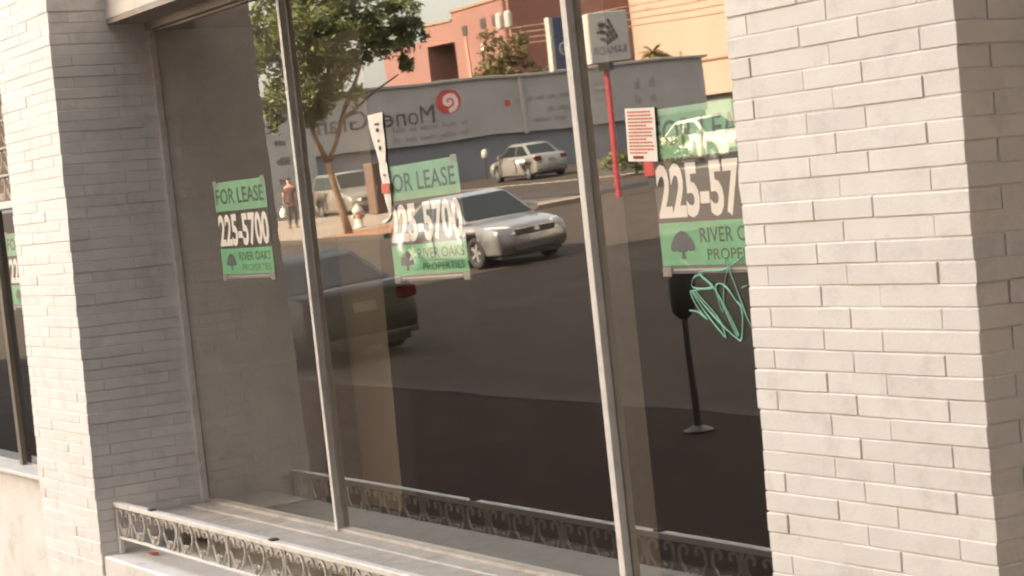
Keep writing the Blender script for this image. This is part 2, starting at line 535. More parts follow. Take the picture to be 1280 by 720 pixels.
def pillar(name, label, x0, x1, zlo, zhi, ztop, rot=0.0):
    W = x1 - x0
    t = thing(name, label, 'brick pillar', (x0, 0, 0))
    core_bm = B(0.0042, W - 0.0042, 0.0032, 1.2, -0.4, ztop - 0.002)
    obj('core', core_bm, M['mortar'], t)
    extra = bmesh.new()
    n = int(ztop / PITCH)
    DEP = 0.82
    sc = W / 0.788
    rnd = random.Random(hash(name) % 1000 if False else len(name))
    g = 0.0025
    for i in range(-3, n):
        z = i * PITCH
        pieces = []
        if i % 2 == 0:       # corner stretchers run back into the reveal
            a, b, c_ = 0.082, 0.374 * sc, 0.674 * sc
            pieces += [('f', 0, a, 0, 0.30), ('f', c_, W, 0, 0.30)]
            pieces += [('f', a, b, 0, 0.095), ('f', b, c_, 0, 0.095)]
            for s in (0, 1):
                pieces += [('s', s, 0, 0.30, 0.60), ('s', s, 0, 0.60, DEP)]
        else:
            a, b = 0.274 * sc, 0.480 * sc
            pieces += [('f', 0, a, 0, 0.095), ('f', a, b, 0, 0.095), ('f', b, W, 0, 0.095)]
            for s in (0, 1):
                pieces += [('s', s, 0, 0.095, 0.42), ('s', s, 0, 0.42, 0.70), ('s', s, 0, 0.70, DEP)]
        for p in pieces:
            if p[0] == 'f':
                bx, by, lx, ly = p[1] + g / 2, p[3], p[2] - p[1] - g, p[4] - p[3] - g
                vis = True
                if p[1] == 0 and p[4] > 0.2:
                    vis = True
                outward = (0, -1)
            else:
                lx, ly = 0.09, p[4] - p[3] - g
                bx = (0 if p[1] == 0 else W - 0.09)
                by = p[3] + g / 2
                vis = (p[1] == 1) and (p[4] <= 0.61 if name == 'brick_pillar' else False)
            jit = rnd.uniform(-0.0020, 0.0020)
            ox, oy = 0.0, 0.0
            if p[0] == 'f':
                oy = jit
            else:
                ox = jit
            if bx <= 0.003:
                ox = rnd.uniform(-0.004, 0.002)
            elif p[0] == 'f' and abs(p[2] - W) < 1e-6:
                ox = rnd.uniform(-0.002, 0.004)
            rz = rnd.uniform(-0.004, 0.004)
            ry = rnd.uniform(-0.0035, 0.0035)
            if vis and zlo <= z <= zhi:
                o = bpy.data.objects.new('brick', brick_mesh(lx, ly))
                o.location = (bx + ox, by + oy, z + rnd.uniform(-0.0008, 0.0008))
                o.rotation_euler = (0, ry if lx > .15 else 0, rz)
                link(o, t)
            else:
                box(extra, bx + ox, bx + ox + lx, by + oy, by + oy + ly, z, z + PITCH - 0.0036)
    e = obj('brickwork', extra, M['brick'], t)
    e['kind'] = 'stuff'
    return t

pillar('brick_pillar', 'white painted brick pillar left of the shop window, its shaded side meeting the rail', XL0, XL1, 0.62, 3.50, 4.2)
pillar('brick_pillar_right', 'wide white painted brick pillar in front, covering the right end of the window', XR0, XR1, 1.25, 2.80, 4.2)
bpy.data.objects['brick_pillar_right'].name = 'brick_pillar'

# ------------------------------------------------------------------ the shop building behind the pillars
bd = thing('shop_building', 'painted shop building holding the window, with soffit and upper wall overhead', 'building', (0, 0, 0))
HB = 18.0
obj('upper_wall', B(-33, 26, 0.0, 22, 4.2, HB), M['plaster'], bd)
obj('fascia', B(-33, 26, 0.280, 0.512, 3.305, 4.198, bevel=0.006), M['plaster'], bd)
obj('soffit', B(-33, 26, 0.470, 1.3, 3.252, 4.196), M['soffit'], bd)
obj('soffit_board', B(XL1 + 0.002, XR0 - 0.002, 0.282, 0.512, 3.285, 3.3045), M['soffit'], bd)
# interior
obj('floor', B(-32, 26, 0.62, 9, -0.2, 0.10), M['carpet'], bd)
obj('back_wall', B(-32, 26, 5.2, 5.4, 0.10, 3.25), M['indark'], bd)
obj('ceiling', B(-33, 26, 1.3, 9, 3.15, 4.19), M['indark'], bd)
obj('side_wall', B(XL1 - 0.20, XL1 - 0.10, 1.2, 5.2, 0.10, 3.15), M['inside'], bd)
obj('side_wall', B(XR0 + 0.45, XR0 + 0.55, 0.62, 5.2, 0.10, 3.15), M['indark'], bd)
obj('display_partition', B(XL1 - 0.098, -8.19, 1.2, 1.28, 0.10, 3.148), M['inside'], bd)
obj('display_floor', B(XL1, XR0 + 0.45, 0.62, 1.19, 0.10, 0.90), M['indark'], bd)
# an added wing, then the rest of the frontage
obj('projecting_wing', B(2.0, 26, -6.2, -0.004, -0.3, 30), M['wing'], bd)  # unseen wing, added to darken the side faces of the pillars
obj('frontage_wall', B(-33, -14.6, 0.0, 0.6, -0.3, 4.198), M['plaster'], bd)
obj('bay_wall', B(-14.598, XL0 - 0.001, 0.47, 0.60, -0.3, 0.93), M['plaster'], bd)
obj('bay_wall', B(XR1 + 0.001, 26, 0.52, 0.7, -0.3, 3.30), M['plaster'], bd)

# unseen cream block, added to throw light on the pillar fronts
cr = thing('cream_building', 'tall cream block on the other side of the street, diagonally opposite the shop', 'building', (-29, -24, gz(-24)))
obj('wall', B(0, 16.9, -14, 0, -0.5, 24), M['cream_wall'], cr)
obj('cornice', B(-0.3, 17.0, -14.3, 0.35, 24, 24.6), M['trim'], cr)
for fl in range(5):
    for k in range(4):
        w_ = obj('window', B(1.6 + k * 4.0, 2.9 + k * 4.0, 0.001, 0.06, 3.2 + fl * 4.2, 5.2 + fl * 4.2), M['trim'], cr)
        obj('pane', B(1.7 + k * 4.0, 2.8 + k * 4.0, 0.061, 0.075, 3.3 + fl * 4.2, 5.1 + fl * 4.2), M['winglass'], w_)
ob = thing('brown_building', 'brown brick block on the other side of the street, opposite the shop', 'building', (-12, -23, gz(-23)))  # unseen dark block, added to keep light off the pillar sides
obj('wall', B(0, 38, -14, 0, -0.5, 34), M['dark_brick'], ob)
obj('cornice', B(-0.3, 38.3, -14.3, 0.35, 34, 34.6), M['coping'], ob)
for fl in range(8):
    for k in range(9):
        w_ = obj('window', B(2 + k * 4.0, 4.2 + k * 4.0, 0.001, 0.06, 2.2 + fl * 3.8, 4.4 + fl * 3.8), M['darkbrown'], ob)
        obj('pane', B(2.12 + k * 4.0, 4.08 + k * 4.0, 0.061, 0.075, 2.32 + fl * 3.8, 4.28 + fl * 3.8), M['winglass'], w_)

# ------------------------------------------------------------------ the shop window
sw = thing('shop_window', 'wide reflecting shop window of three tall panes between the two brick pillars', 'shop window', (0, 0, 0))
ZB, ZT = 0.985, 3.252
def leaning(x0, x1, z0, z1, o0, o1, bevel=0.0):
    bm = bmesh.new()
    vs = box(bm, x0, x1, 0, 1, z0, z1)
    for v in bm.verts:
        v.co.y = gy(v.co.z, o0 + (o1 - o0) * v.co.y)
    if bevel:
        bmesh.ops.bevel(bm, geom=list(bm.edges), offset=bevel, segments=1, affect='EDGES')
    return bm
def pane(x0, x1, z0=ZB, z1=ZT, parent=sw):
    bm = leaning(x0, x1, z0, z1, 0.0, 0.006)
    o = obj('pane', bm, [M['glass'], M['gedge']], parent)
    for p in o.data.polygons:
        p.material_index = 0 if p.normal.y < -0.9 else 1
    return o
XM1, XM2 = -7.510, -5.368
pane(XL1 + 0.005, XM1 + 0.006)
pane(XM1 + 0.006, XM2 + 0.006)
pane(XM2 + 0.006, XR0 + 0.30)
for xm, w in ((XM1, 0.024), (XM2, 0.034)):
    mu = obj('mullion', leaning(xm - w / 2, xm + w / 2, ZB - 0.004, ZT - 0.001, -0.030, -0.001, bevel=0.002), M['alu'], sw)
    obj('mullion_back', leaning(xm - w / 2 + 0.001, xm + w / 2 - 0.001, ZB, ZT, 0.008, 0.115), M['aludark'], mu)
obj('jamb', leaning(XL1 + 0.001, XL1 + 0.028, ZB - 0.004, ZT - 0.001, -0.034, -0.001, bevel=0.002), M['trim'], sw)
obj('head_rail', leaning(XL1 + 0.028, XR0 + 0.3, ZT - 0.012, ZT - 0.002, -0.010, -0.001), M['soffit'], sw)
obj('bottom_rail', leaning(XL1 + 0.029, XR0 + 0.3, ZB - 0.022, ZB + 0.006, -0.020, 0.03), M['sill'], sw)
# sill, step and low wall under the window
sl = thing('window_sill', 'chipped white sill and plinth under the shop window, running behind the rail', 'sill', (0, 0, 0))
obj('upper_step', B(XL1 + 0.001, XR0 + 0.3, 0.44, 0.60, 0.90, 0.979, bevel=0.004), M['sill'], sl)
obj('sill_slab', B(XL1 + 0.0015, XR0 + 0.3, 0.255, 0.598, 0.915, 0.972, bevel=0.006), M['sill'], sl)
obj('recess_back', B(XL1 + 0.001, XR0 + 0.3, 0.50, 0.597, 0.801, 0.914), M['soffit'], sl)
obj('ledge', B(XL1 + 0.002, XR0 + 0.3, 0.012, 0.60, -0.3, 0.800, bevel=0.008), M['plaster'], sl)

# ------------------------------------------------------------------ iron rail with scrolls
rl = thing('iron_rail', 'low white wrought iron scroll rail standing in front of the window sill', 'railing', (0, 0, 0))
RX0, RX1 = XL1 + 0.03, XR0 - 0.01
obj('top_rail', B(XL1 + 0.002, RX1, 0.078, 0.116, 1.022, 1.045, bevel=0.003), M['trim'], rl)
obj('bottom_rail', B(RX0, RX1, 0.088, 0.106, 0.872, 0.884, bevel=0.002), M['trim'], rl)
def scroll_mesh():
    bm = bmesh.new()
    H, Wd = 0.138, 0.190
    for s in (1, -1):
        pts = []
        for k in range(10):      # upper curl
            a = PI * 1.25 - k * 0.42
            r = 0.010 + 0.0019 * k
            pts.append((s * (0.042 + 1.2 * r * math.cos(a)), 0, H - 0.034 + r * math.sin(a)))
        pts = pts[::1]
        lo = [(s * 0.078, 0, H * 0.52), (s * 0.040, 0, 0.020), (s * 0.018, 0, 0.006), (s * 0.006, 0, 0.022), (s * 0.012, 0, 0.040), (s * 0.026, 0, 0.034)]
        end = Vector(pts[-1])
        pts = pts + lo
        tube(bm, pts, 0.0062, 5)
    me = bpy.data.meshes.new('scroll')
    bmesh.ops.recalc_face_normals(bm, faces=bm.faces)
    bm.to_mesh(me)
    bm.free()
    me.materials.append(M['iron'])
    return me
scm = scroll_mesh()
stm = None
x = RX0 + 0.07
i = 0
while x < RX1 - 0.05:
    o = bpy.data.objects.new('scroll', scm)
    o.location = (x, 0.097, 0.884)
    o.rotation_euler = (random.uniform(-.02, .02), random.uniform(-.03, .03), 0)
    link(o, rl)
    if i % 3 == 0:
        s = B(-0.005, 0.005, -0.005, 0.005, 0, 0.138)
        obj('upright', s, M['iron'], rl, loc=(x + 0.095, 0.097, 0.884))
    if i % 7 == 2:
        obj('clip', B(-0.018, 0.018, -0.022, 0.012, 0, 0.008, bevel=0.002), M['bracket'], rl, loc=(x, 0.10, 1.0455))
    x += 0.190
    i += 1
obj('end_post', B(XL1 + 0.004, XL1 + 0.032, 0.085, 0.110, 0.802, 1.021, bevel=0.003), M['trim'], rl)
obj('end_post', B(RX1 - 0.03, RX1, 0.085, 0.110, 0.802, 1.021), M['trim'], rl)
bm = bmesh.new()
prism(bm, [(0, 0), (0.055, 0.006), (0.07, 0.03), (0.03, 0.042), (-0.008, 0.025)], (-8.80, 0.16, 0.8035), (1, 0, 0.02), (0, 1, 0.05), 0.004)
tag(obj('paper_scrap', bm, M['redink']), 'small scrap of red paper lying on the ledge under the rail', 'litter')

# ------------------------------------------------------------------ the neighbouring bay at far left
nb = thing('neighbour_window', 'narrow slice of the next shop window at the left edge, under a scrolled iron screen', 'shop window', (0, 0, 0))
NX0, NX1 = -14.59, XL0 - 0.003
pane(NX0, NX1, 0.955, 2.50, nb)
obj('mullion', leaning(-11.905, -11.845, 0.955, 2.50, -0.03, -0.001), M['bronze'], nb)
obj('sill', B(NX0, NX1, 0.40, 0.60, 0.932, 0.956, bevel=0.004), M['trim'], nb)
obj('transom_ledge', B(NX0, NX1, 0.44, 0.60, 2.502, 2.545, bevel=0.004), M['trim'], nb)
obj('screen_back', B(NX0, NX1, 0.535, 0.60, 2.546, 3.30), M['lattice'], nb)
for rk in range(4):
    z = 2.553 + rk * 0.160
    obj('screen_rail', B(NX0, NX1, 0.500, 0.520, z + 0.142, z + 0.154), M['iron'], nb)
    for k in range(12):
        o = bpy.data.objects.new('scroll', scm)
        o.location = (NX1 - 0.12 - k * 0.19, 0.510, z + 0.002)
        link(o, nb)

# ------------------------------------------------------------------ lease signs behind the glass
def tree_logo(parent, ox, z, s, y):
    bm = bmesh.new()
    pts = [(-.5, .30), (-.52, .45), (-.44, .62), (-.34, .78), (-.18, .93), (0, 1.0), (.18, .95), (.34, .80), (.45, .62), (.52, .44), (.50, .30),
           (.36, .26), (.24, .31), (.14, .24), (.06, .26), (.07, .08), (.13, 0), (-.11, 0), (-.06, .08), (-.05, .26), (-.14, .23), (-.26, .31), (-.38, .25)]
    prism(bm, [(a * s * 1.35, b * s) for a, b in pts], (ox, y - 0.0005, z), (1, 0, 0), (0, 0, 1), 0.001)
    obj('tree_emblem', bm, M['navy'], parent)

def lease_sign(x0, x1, z0, z1, label, tilt=0.0, off=0.012, hdr=(0.0, 0.0), cut=False):
    """own frame: origin lower left corner at the pane"""
    W, H = x1 - x0, z1 - z0
    t = thing('lease_sign', label, 'sign', (x0, gy((z0 + z1) / 2, off), z0), 0.0, 'lease signs taped inside the shop windows')
    t.rotation_euler = (math.atan(TAU), -tilt, 0)
    a, b = 0.31 * H, 0.70 * H
    obj('sheet', B(0, W, 0, 0.004, 0, H), M['greystrip'], t)
    for tx_, tz_ in ((0.0, H - 0.02), (W - 0.045, H - 0.02), (0.0, -0.008), (W - 0.045, -0.008)):
        obj('tape', B(tx_, tx_ + 0.045, -0.0030, -0.0024, tz_, tz_ + 0.028), M['tape'], t)
    zf = 0.05 * H
    obj('lower_band', B(0.002, W - 0.002, -0.0012, -0.0002, zf, a), M['green2'], t)
    obj('number_band', B(0.002, W - 0.002, -0.0012, -0.0002, a + 0.001, b - 0.001), M['black'], t)
    obj('header_band', B(hdr[0], W - hdr[1], -0.0012, -0.0002, b, H), M['green'], t)
    X, Z = (1, 0, 0), (0, 0, 1)
    text('header_text', 'FOR LEASE', M['ink'], t, (W * 0.035 + hdr[0], -0.0022, b + 0.075 * H), X, Z, W * 0.92 - hdr[0] - hdr[1], 0.155 * H, 0.012)
    text('phone_number', '225-5700', M['white'], t, (W * 0.02, -0.0022, a + 0.045 * H), X, Z, W * 0.96, 0.30 * H, 0.035)
    tree_logo(t, W * 0.20, zf + 0.04 * H, 0.17 * H, -0.0016)
    text('owner_name', 'RIVER OAKS', M['ink'], t, (W * 0.36, -0.0022, zf + 0.135 * H), X, Z, W * 0.60, 0.088 * H, 0.006)
    text('owner_name', 'PROPERTIES', M['ink'], t, (W * 0.41, -0.0022, zf + 0.03 * H), X, Z, W * 0.54, 0.066 * H, 0.003)
    obj('foot_line', B(W * .1, W * .9, -0.0012, -0.0003, 0.018 * H, 0.030 * H), M['signgrey'], t)
    return t
lease_sign(-8.490, -7.915, 2.050, 2.490, 'green and black lease sign nearest the left pillar, beside the standing person reflected')
lease_sign(-6.800, -6.215, 2.020, 2.460, 'green and black lease sign in the middle pane, crossed by the torn white paper strip', tilt=0.018)
lease_sign(-5.015, -4.435, 2.025, 2.530, 'large green and black lease sign in the right pane, partly hidden by the front pillar')
lease_sign(-11.760, -11.10, 1.91, 2.36, 'small slice of a green lease sign in the neighbouring window at the left edge')

# notice sheet with red print
nt = thing('notice_sheet', 'white notice sheet with rows of red print taped left of the right lease sign', 'notice', (-5.126, gy(2.46, -0.004), 2.382))
nt.rotation_euler = (math.atan(TAU), 0.06, 0)
obj('sheet', B(0, 0.158, 0, 0.0015, 0, 0.165), M['paper'], nt)
rr = random.Random(4)
bm = bmesh.new()
for k in range(13):
    z = 0.150 - k * 0.0105
    x = 0.014
    while x < 0.135 - (0.03 if k in (4, 8, 12) else 0):
        w = rr.uniform(0.006, 0.016)
        box(bm, x, min(x + w, 0.146), -0.0012, -0.0003, z, z + 0.0055)
        x += w + 0.0035
obj('red_print', bm, M['redink'], nt)
obj('red_stamp', B(0.03, 0.085, -0.0012, -0.0003, 0.008, 0.017), M['redblack'], nt)

# torn paper strip hanging on the outside of the glass
bm = bmesh.new()
pth = [(-6.800, 2.668, .062), (-6.798, 2.62, .058), (-6.790, 2.57, .050), (-6.783, 2.52, .040), (-6.780, 2.48, .030), (-6.779, 2.470, .034), (-6.776, 2.44, .034),
       (-6.772, 2.40, .032), (-6.768, 2.36, .030), (-6.765, 2.33, .022), (-6.765, 2.30, .015), (-6.770, 2.272, .012), (-6.785, 2.262, .011), (-6.805, 2.256, .010), (-6.830, 2.252, .008)]
prev = None
for k, (px_, pz_, w_) in enumerate(pth):
    y_ = gy(pz_, -0.0030 - 0.0012 * math.sin(k * 1.3) ** 2)
    hw = max(w_, .01)
    if k > 10:
        a_ = (px_, y_, pz_ + hw * .6); b_ = (px_ + .002, y_ - .004, pz_ - hw * .6)
    else:
        a_ = (px_ - hw, y_ + random.uniform(-.002, .002), pz_); b_ = (px_ + hw, y_ + random.uniform(-.004, .001), pz_ + 0.004)
    row = [bm.verts.new(a_), bm.verts.new(((a_[0] + b_[0]) / 2, y_ - .004, (a_[2] + b_[2]) / 2)), bm.verts.new(b_)]
    if prev:
        for q in (0, 1):
            bm.faces.new((prev[q], prev[q + 1], row[q + 1], row[q]))
    prev = row
r = bmesh.ops.extrude_face_region(bm, geom=list(bm.faces))
for v in [e for e in r['geom'] if isinstance(e, bmesh.types.BMVert)]:
    v.co.y += 0.0012
strip = obj('torn_paper_strip', bm, M['paper'])
tag(strip, 'long torn white paper strip with a red mark hanging across the middle lease sign', 'paper strip')
obj('red_mark', B(-6.800, -6.735, gy(2.38) - 0.0105, gy(2.38) - 0.0090, 2.362, 2.400), M['redink'], strip)
bm = bmesh.new()
for (a0, z0) in ((-6.80, 2.625), (-6.795, 2.600), (-6.79, 2.560), (-6.775, 2.43), (-6.785, 2.53)):
    w0 = random.uniform(.012, .04)
    box(bm, a0, a0 + w0, gy(z0) - 0.0100, gy(z0) - 0.0090, z0, z0 + random.uniform(.004, .018))
tag(obj('dark_print', bm, M['dgrey'], strip), kind='stuff')

# green scribble on the right pane
def g2w(cx, cy):
    """scribble sketch coordinates (0..1, right and down) on the pane"""
    xx = -4.885 + cx * 0.33
    zz = 2.075 - cy * 0.245
    return (xx, gy(zz, -0.004), zz)
raw = [[(400, 40), (430, 130), (480, 300), (520, 440), (580, 570)], [(530, 50), (470, 90), (380, 130), (215, 140), (300, 230), (350, 330), (440, 560)],
       [(415, 130), (380, 240), (355, 400), (325, 260), (345, 215), (400, 240), (450, 320), (490, 380), (470, 560), (440, 570), (330, 470), (160, 270), (145, 290), (180, 370), (240, 450)],
       [(120, 390), (180, 400), (235, 445)], [(235, 150), (170, 180), (165, 240), (310, 240), (215, 150)], [(150, 265), (230, 400), (360, 570)], [(180, 270), (320, 440), (360, 560)],
       [(260, 180), (320, 260), (400, 420), (450, 550)], [(505, 245), (540, 230)], [(150, 265), (300, 235)]]
bm = bmesh.new()
for ln in raw:
    pts = [g2w((a - 120) / 470.0, (b - 40) / 530.0) for a, b in ln]
    fine = []
    for i in range(len(pts) - 1):
        p0 = Vector(pts[max(i - 1, 0)]); p1 = Vector(pts[i]); p2 = Vector(pts[i + 1]); p3 = Vector(pts[min(i + 2, len(pts) - 1)])
        for k in range(4):
            u = k / 4
            fine.append(0.5 * ((2 * p1) + (p2 - p0) * u + (2 * p0 - 5 * p1 + 4 * p2 - p3) * u * u + (3 * p1 - p0 - 3 * p2 + p3) * u ** 3))
    fine.append(Vector(pts[-1]))
    tube(bm, fine, [0.0026 + 0.0010 * math.sin(q_ * 0.9 + len(ln)) for q_ in range(len(fine))], 4)
tag(obj('graffiti_scribble', bm, M['etch']), 'pale green graffiti scribble on the right pane beside the front pillar', 'graffiti')

# ------------------------------------------------------------------ vehicles
def car(name, label, loc, rz, paint, L_=4.55, W_=1.76, H_=1.46, kind='sedan', group='cars in the street'):
    """own frame: +X is the nose, origin on the ground under the middle"""
    t = thing(name, label, 'car', loc, rz, group)
    hw = W_ / 2
    x0, x1 = -L_ / 2, L_ / 2
    belt = 0.63 * H_
    wr = 0.325
    fa, ra = x1 - 0.86, x0 + 0.94
    if kind == 'sedan':
        top = [(x1 - 0.01, 0.62), (x1 - 0.07, 0.735), (x1 - 0.32, 0.815), (x1 - 0.75, 0.885), (x1 - 1.25, belt), (x1 - 1.8, belt + .02), (0, belt + 0.02), (x0 + 1.1, belt + .04),
               (x0 + 0.55, belt + 0.075), (x0 + 0.10, belt + 0.055), (x0 + 0.03, belt - 0.03), (x0, 0.60)]
        gh = [(x1 - 1.22, belt - 0.02), (x1 - 1.98, H_ - 0.05), (x1 - 2.35, H_), (x0 + 1.75, H_ - 0.01), (x0 + 1.35, H_ - 0.06), (x0 + 0.62, belt + 0.05)]
        cp = x0 + 0.62
    else:
        top = [(x1 - 0.02, 0.60), (x1 - 0.08, 0.76), (x1 - 0.35, 0.88), (x1 - 0.80, 0.95), (x1 - 1.15, belt), (x1 - 1.8, belt + .02), (0, belt + 0.02), (x0 + 0.6, belt + .04),
               (x0 + 0.10, belt + 0.04), (x0 + 0.03, belt - 0.05), (x0, 0.60)]
        gh = [(x1 - 1.10, belt - 0.02), (x1 - 1.75, H_ - 0.06), (x1 - 2.1, H_), (x0 + 0.60, H_ - 0.02), (x0 + 0.32, H_ - 0.08), (x0 + 0.10, belt + 0.02)]
        cp = x0 + 0.10
    prof = list(top)
    prof += [(x0, 0.42), (x0 + 0.04, 0.30)]
    def arch(cx):
        return [(cx - (wr + .055) * math.cos(a), wr + (wr + .055) * math.sin(a)) for a in [PI * k / 8 for k in range(9)]]
    prof += [(ra - wr - .056, 0.22)] + [(p[0], max(p[1], 0.22)) for p in arch(ra)] + [(ra + wr + .056, 0.20)]
    prof += [(fa - wr - .056, 0.20)] + [(p[0], max(p[1], 0.22)) for p in arch(fa)] + [(fa + wr + .056, 0.22)]
    prof += [(x1 - 0.06, 0.24), (x1 - 0.01, 0.34), (x1, 0.46)]
    def bend(v, k=1.0):
        """narrow the nose and the tail, lean the sides in"""
        u = abs(v.co.x) / (L_ / 2)
        f = 1 - 0.16 * max(0, (u - 0.62) / 0.38) ** 2.0 * 0.75
        z = v.co.z
        f *= 1 - 0.05 * max(0, (0.45 - z) / 0.25) - 0.06 * max(0, (z - 0.62) / 0.4)
        v.co.y *= f
    bm = bmesh.new()
    vs0 = [bm.verts.new((a, -hw, b)) for a, b in prof]
    vs1 = [bm.verts.new((a, hw, b)) for a, b in prof]
    fA = bm.faces.new(vs0); fB = bm.faces.new(vs1[::-1])
    n = len(prof)
    for i in range(n):
        bm.faces.new((vs0[i], vs0[(i + 1) % n], vs1[(i + 1) % n], vs1[i]))
    bmesh.ops.bevel(bm, geom=list(fA.edges) + list(fB.edges), offset=0.055, segments=3, profile=0.6, affect='EDGES')
    bmesh.ops.triangulate(bm, faces=[f for f in bm.faces if len(f.verts) > 4])
    # curve of the nose in plan: split the cross faces lengthwise
    es = [e for e in bm.edges if abs(e.verts[0].co.y - e.verts[1].co.y) > hw]
    bmesh.ops.subdivide_edges(bm, edges=es, cuts=6, use_grid_fill=True)
    for v in bm.verts:
        bend(v)
        e = abs(v.co.y) / hw
        if v.co.x > x1 - 0.9:
            v.co.x -= 0.15 * e ** 2.4 * (v.co.x - (x1 - 0.9)) / 0.9
            v.co.z += 0.0
        if v.co.x < x0 + 0.7:
            v.co.x += 0.13 * e ** 2.4 * ((x0 + 0.7) - v.co.x) / 0.7
        if v.co.z > belt - 0.15 and v.co.x > x1 - 1.4:
            v.co.z -= 0.05 * e ** 2
    obj('body', bm, paint, t, smooth=True)
    # greenhouse
    rw = 0.70
    def gy_(x, z, s):
        f = (z - belt) / (H_ - belt)
        w = hw * (0.915 - 0.19 * max(0, f))
        return s * w
    bm = bmesh.new()
    ga = [bm.verts.new((a, gy_(a, b, -1), b)) for a, b in gh]
    gb = [bm.verts.new((a, gy_(a, b, 1), b)) for a, b in gh]
    bm.faces.new(ga); bm.faces.new(gb[::-1])
    k = len(gh)
    for i in range(k - 1):
        bm.faces.new((ga[i], gb[i], gb[i + 1], ga[i + 1]))
    bmesh.ops.bevel(bm, geom=[e for e in bm.edges if len(e.link_faces) == 2], offset=0.03, segments=2, affect='EDGES')
    obj('roof', bm, paint, t, smooth=True)
    def lerp(p, q, u):
        return (p[0] + (q[0] - p[0]) * u, p[1] + (q[1] - p[1]) * u)
    def quadglass(nm, A, Bq, wA, wB, out_):
        """pane across the car between profile points A (low) and Bq (high)"""
        bm_ = bmesh.new()
        nrm = Vector((Bq[1] - A[1], 0, -(Bq[0] - A[0]))).normalized()
        if nrm.x * out_ < 0:
            nrm = -nrm
        cs = []
        for (P, w) in ((A, wA), (Bq, wB)):
            for s in (-1, 1):
                cs.append(Vector((P[0], s * abs(gy_(P[0], P[1], 1)) * w, P[1])) + nrm * 0.006)
        v = [bm_.verts.new(c) for c in (cs[0], cs[1], cs[3], cs[2])]
        w_ = [bm_.verts.new(c - nrm * 0.02) for c in (cs[0], cs[1], cs[3], cs[2])]
        bm_.faces.new(v); bm_.faces.new(w_[::-1])
        for i_ in range(4):
            bm_.faces.new((v[i_], v[(i_ + 1) % 4], w_[(i_ + 1) % 4], w_[i_]))
        obj(nm, bm_, M['cglass'], t)
    quadglass('windshield', lerp(gh[0], gh[1], 0.08), lerp(gh[0], gh[1], 0.97), 0.90, 0.90, 1)
    quadglass('rear_window', lerp(gh[5], gh[4], 0.10), lerp(gh[5], gh[4], 0.93), 0.86, 0.84, -1)
    zt = H_ - 0.115
    zb_ = belt + 0.055
    def xf(z):   # front edge of side glass
        u = (z - gh[0][1]) / (gh[1][1] - gh[0][1]); return gh[0][0] + (gh[1][0] - gh[0][0]) * u - 0.11
    def xr(z):
        u = (z - gh[5][1]) / (gh[4][1] - gh[5][1]); return gh[5][0] + (gh[4][0] - gh[5][0]) * u + 0.14
    xm = (xf(zb_) + xr(zb_)) / 2 - 0.02
    for s in (-1, 1):
        for (a0, a1, b0, b1) in ((xm + .04, xf(zb_), xm + .04, xf(zt)), (xr(zb_), xm - .04, xr(zt), xm - .04)):
            bm_ = bmesh.new()
            q = [(a0, zb_), (a1, zb_), (b1, zt), (b0, zt)]
            v = [bm_.verts.new((x_, gy_(x_, z_, s) + s * 0.006, z_)) for x_, z_ in q]
            w_ = [bm_.verts.new((x_, gy_(x_, z_, s) - s * 0.02, z_)) for x_, z_ in q]
            bm_.faces.new(v); bm_.faces.new(w_[::-1])
            for i_ in range(4):
                bm_.faces.new((v[i_], v[(i_ + 1) % 4], w_[(i_ + 1) % 4], w_[i_]))
            obj('side_window', bm_, M['cglass'], t)
        # mirror, handles, sill trim, door gap
        mb = B(xf(zb_) - 0.12, xf(zb_) + 0.02, s * (hw * .93), s * (hw * 1.10), belt + 0.02, belt + 0.15, bevel=0.02)
        obj('wing_mirror', mb, paint, t)
        for hx in (xm + 0.16, xr(zb_) + 0.28):
            obj('door_handle', B(hx, hx + 0.16, s * (hw * .955), s * (hw * .985), belt - 0.12, belt - 0.09, bevel=0.006), M['chrome'], t)
        for gx in (xm, xf(zb_) + 0.10, ):
            obj('door_gap', B(gx - .006, gx + .006, s * (hw * .90), s * (hw * .9985), 0.30, belt - 0.05), M['grille'], t)
        # lamps
        hb = bmesh.new()
        pts = [(x1 - 0.085, 0.60), (x1 - 0.10, 0.70), (x1 - 0.52, 0.80), (x1 - 0.50, 0.68)]
        yi, yo = hw * 0.52, hw * 0.90
        def lp(x_, e_):
            return x_ - 0.15 * e_ ** 2.4 * (x_ - (x1 - 0.9)) / 0.9
        A4 = [(lp(x1 - 0.02, .55) + .02, yi, 0.615), (lp(x1 - 0.10, .9) + .03, yo * .98, 0.635), (x1 - 0.50, yo * 1.02, 0.80), (lp(x1 - 0.13, .7), yi * 1.1, 0.775)]
        v = [hb.verts.new((a + 0.02, s * b * 1.01, c + 0.004)) for a, b, c in A4]
        w_ = [hb.verts.new((a - 0.12, s * b * 0.9, c - 0.02)) for a, b, c in A4]
        hb.faces.new(v); hb.faces.new(w_[::-1])
        for i_ in range(4):
            hb.faces.new((v[i_], v[(i_ + 1) % 4], w_[(i_ + 1) % 4], w_[i_]))
        obj('headlight', hb, M['lamp'], t)
        obj('fog_light', B(x1 - 0.30, x1 - 0.055, s * hw * 0.60, s * hw * 0.82, 0.34, 0.43, bevel=0.01), M['grille'], t)
        obj('tail_light', B(x0 + 0.035, x0 + 0.20, s * hw * 0.56, s * hw * 0.88, belt - 0.17, belt - 0.015, bevel=0.02), M['tail'], t)
    # nose and tail
    obj('grille', B(x1 - 0.10, x1 + 0.002, -hw * .52, hw * .52, 0.585, 0.705, bevel=0.012), M['grille'], t)
    obj('badge', B(x1 - 0.02, x1 + 0.012, -0.07, 0.07, 0.625, 0.685, bevel=0.01), M['chrome'], t)
    obj('lower_intake', B(x1 - 0.12, x1 + 0.012, -hw * .56, hw * .56, 0.29, 0.42, bevel=0.012), M['grille'], t)
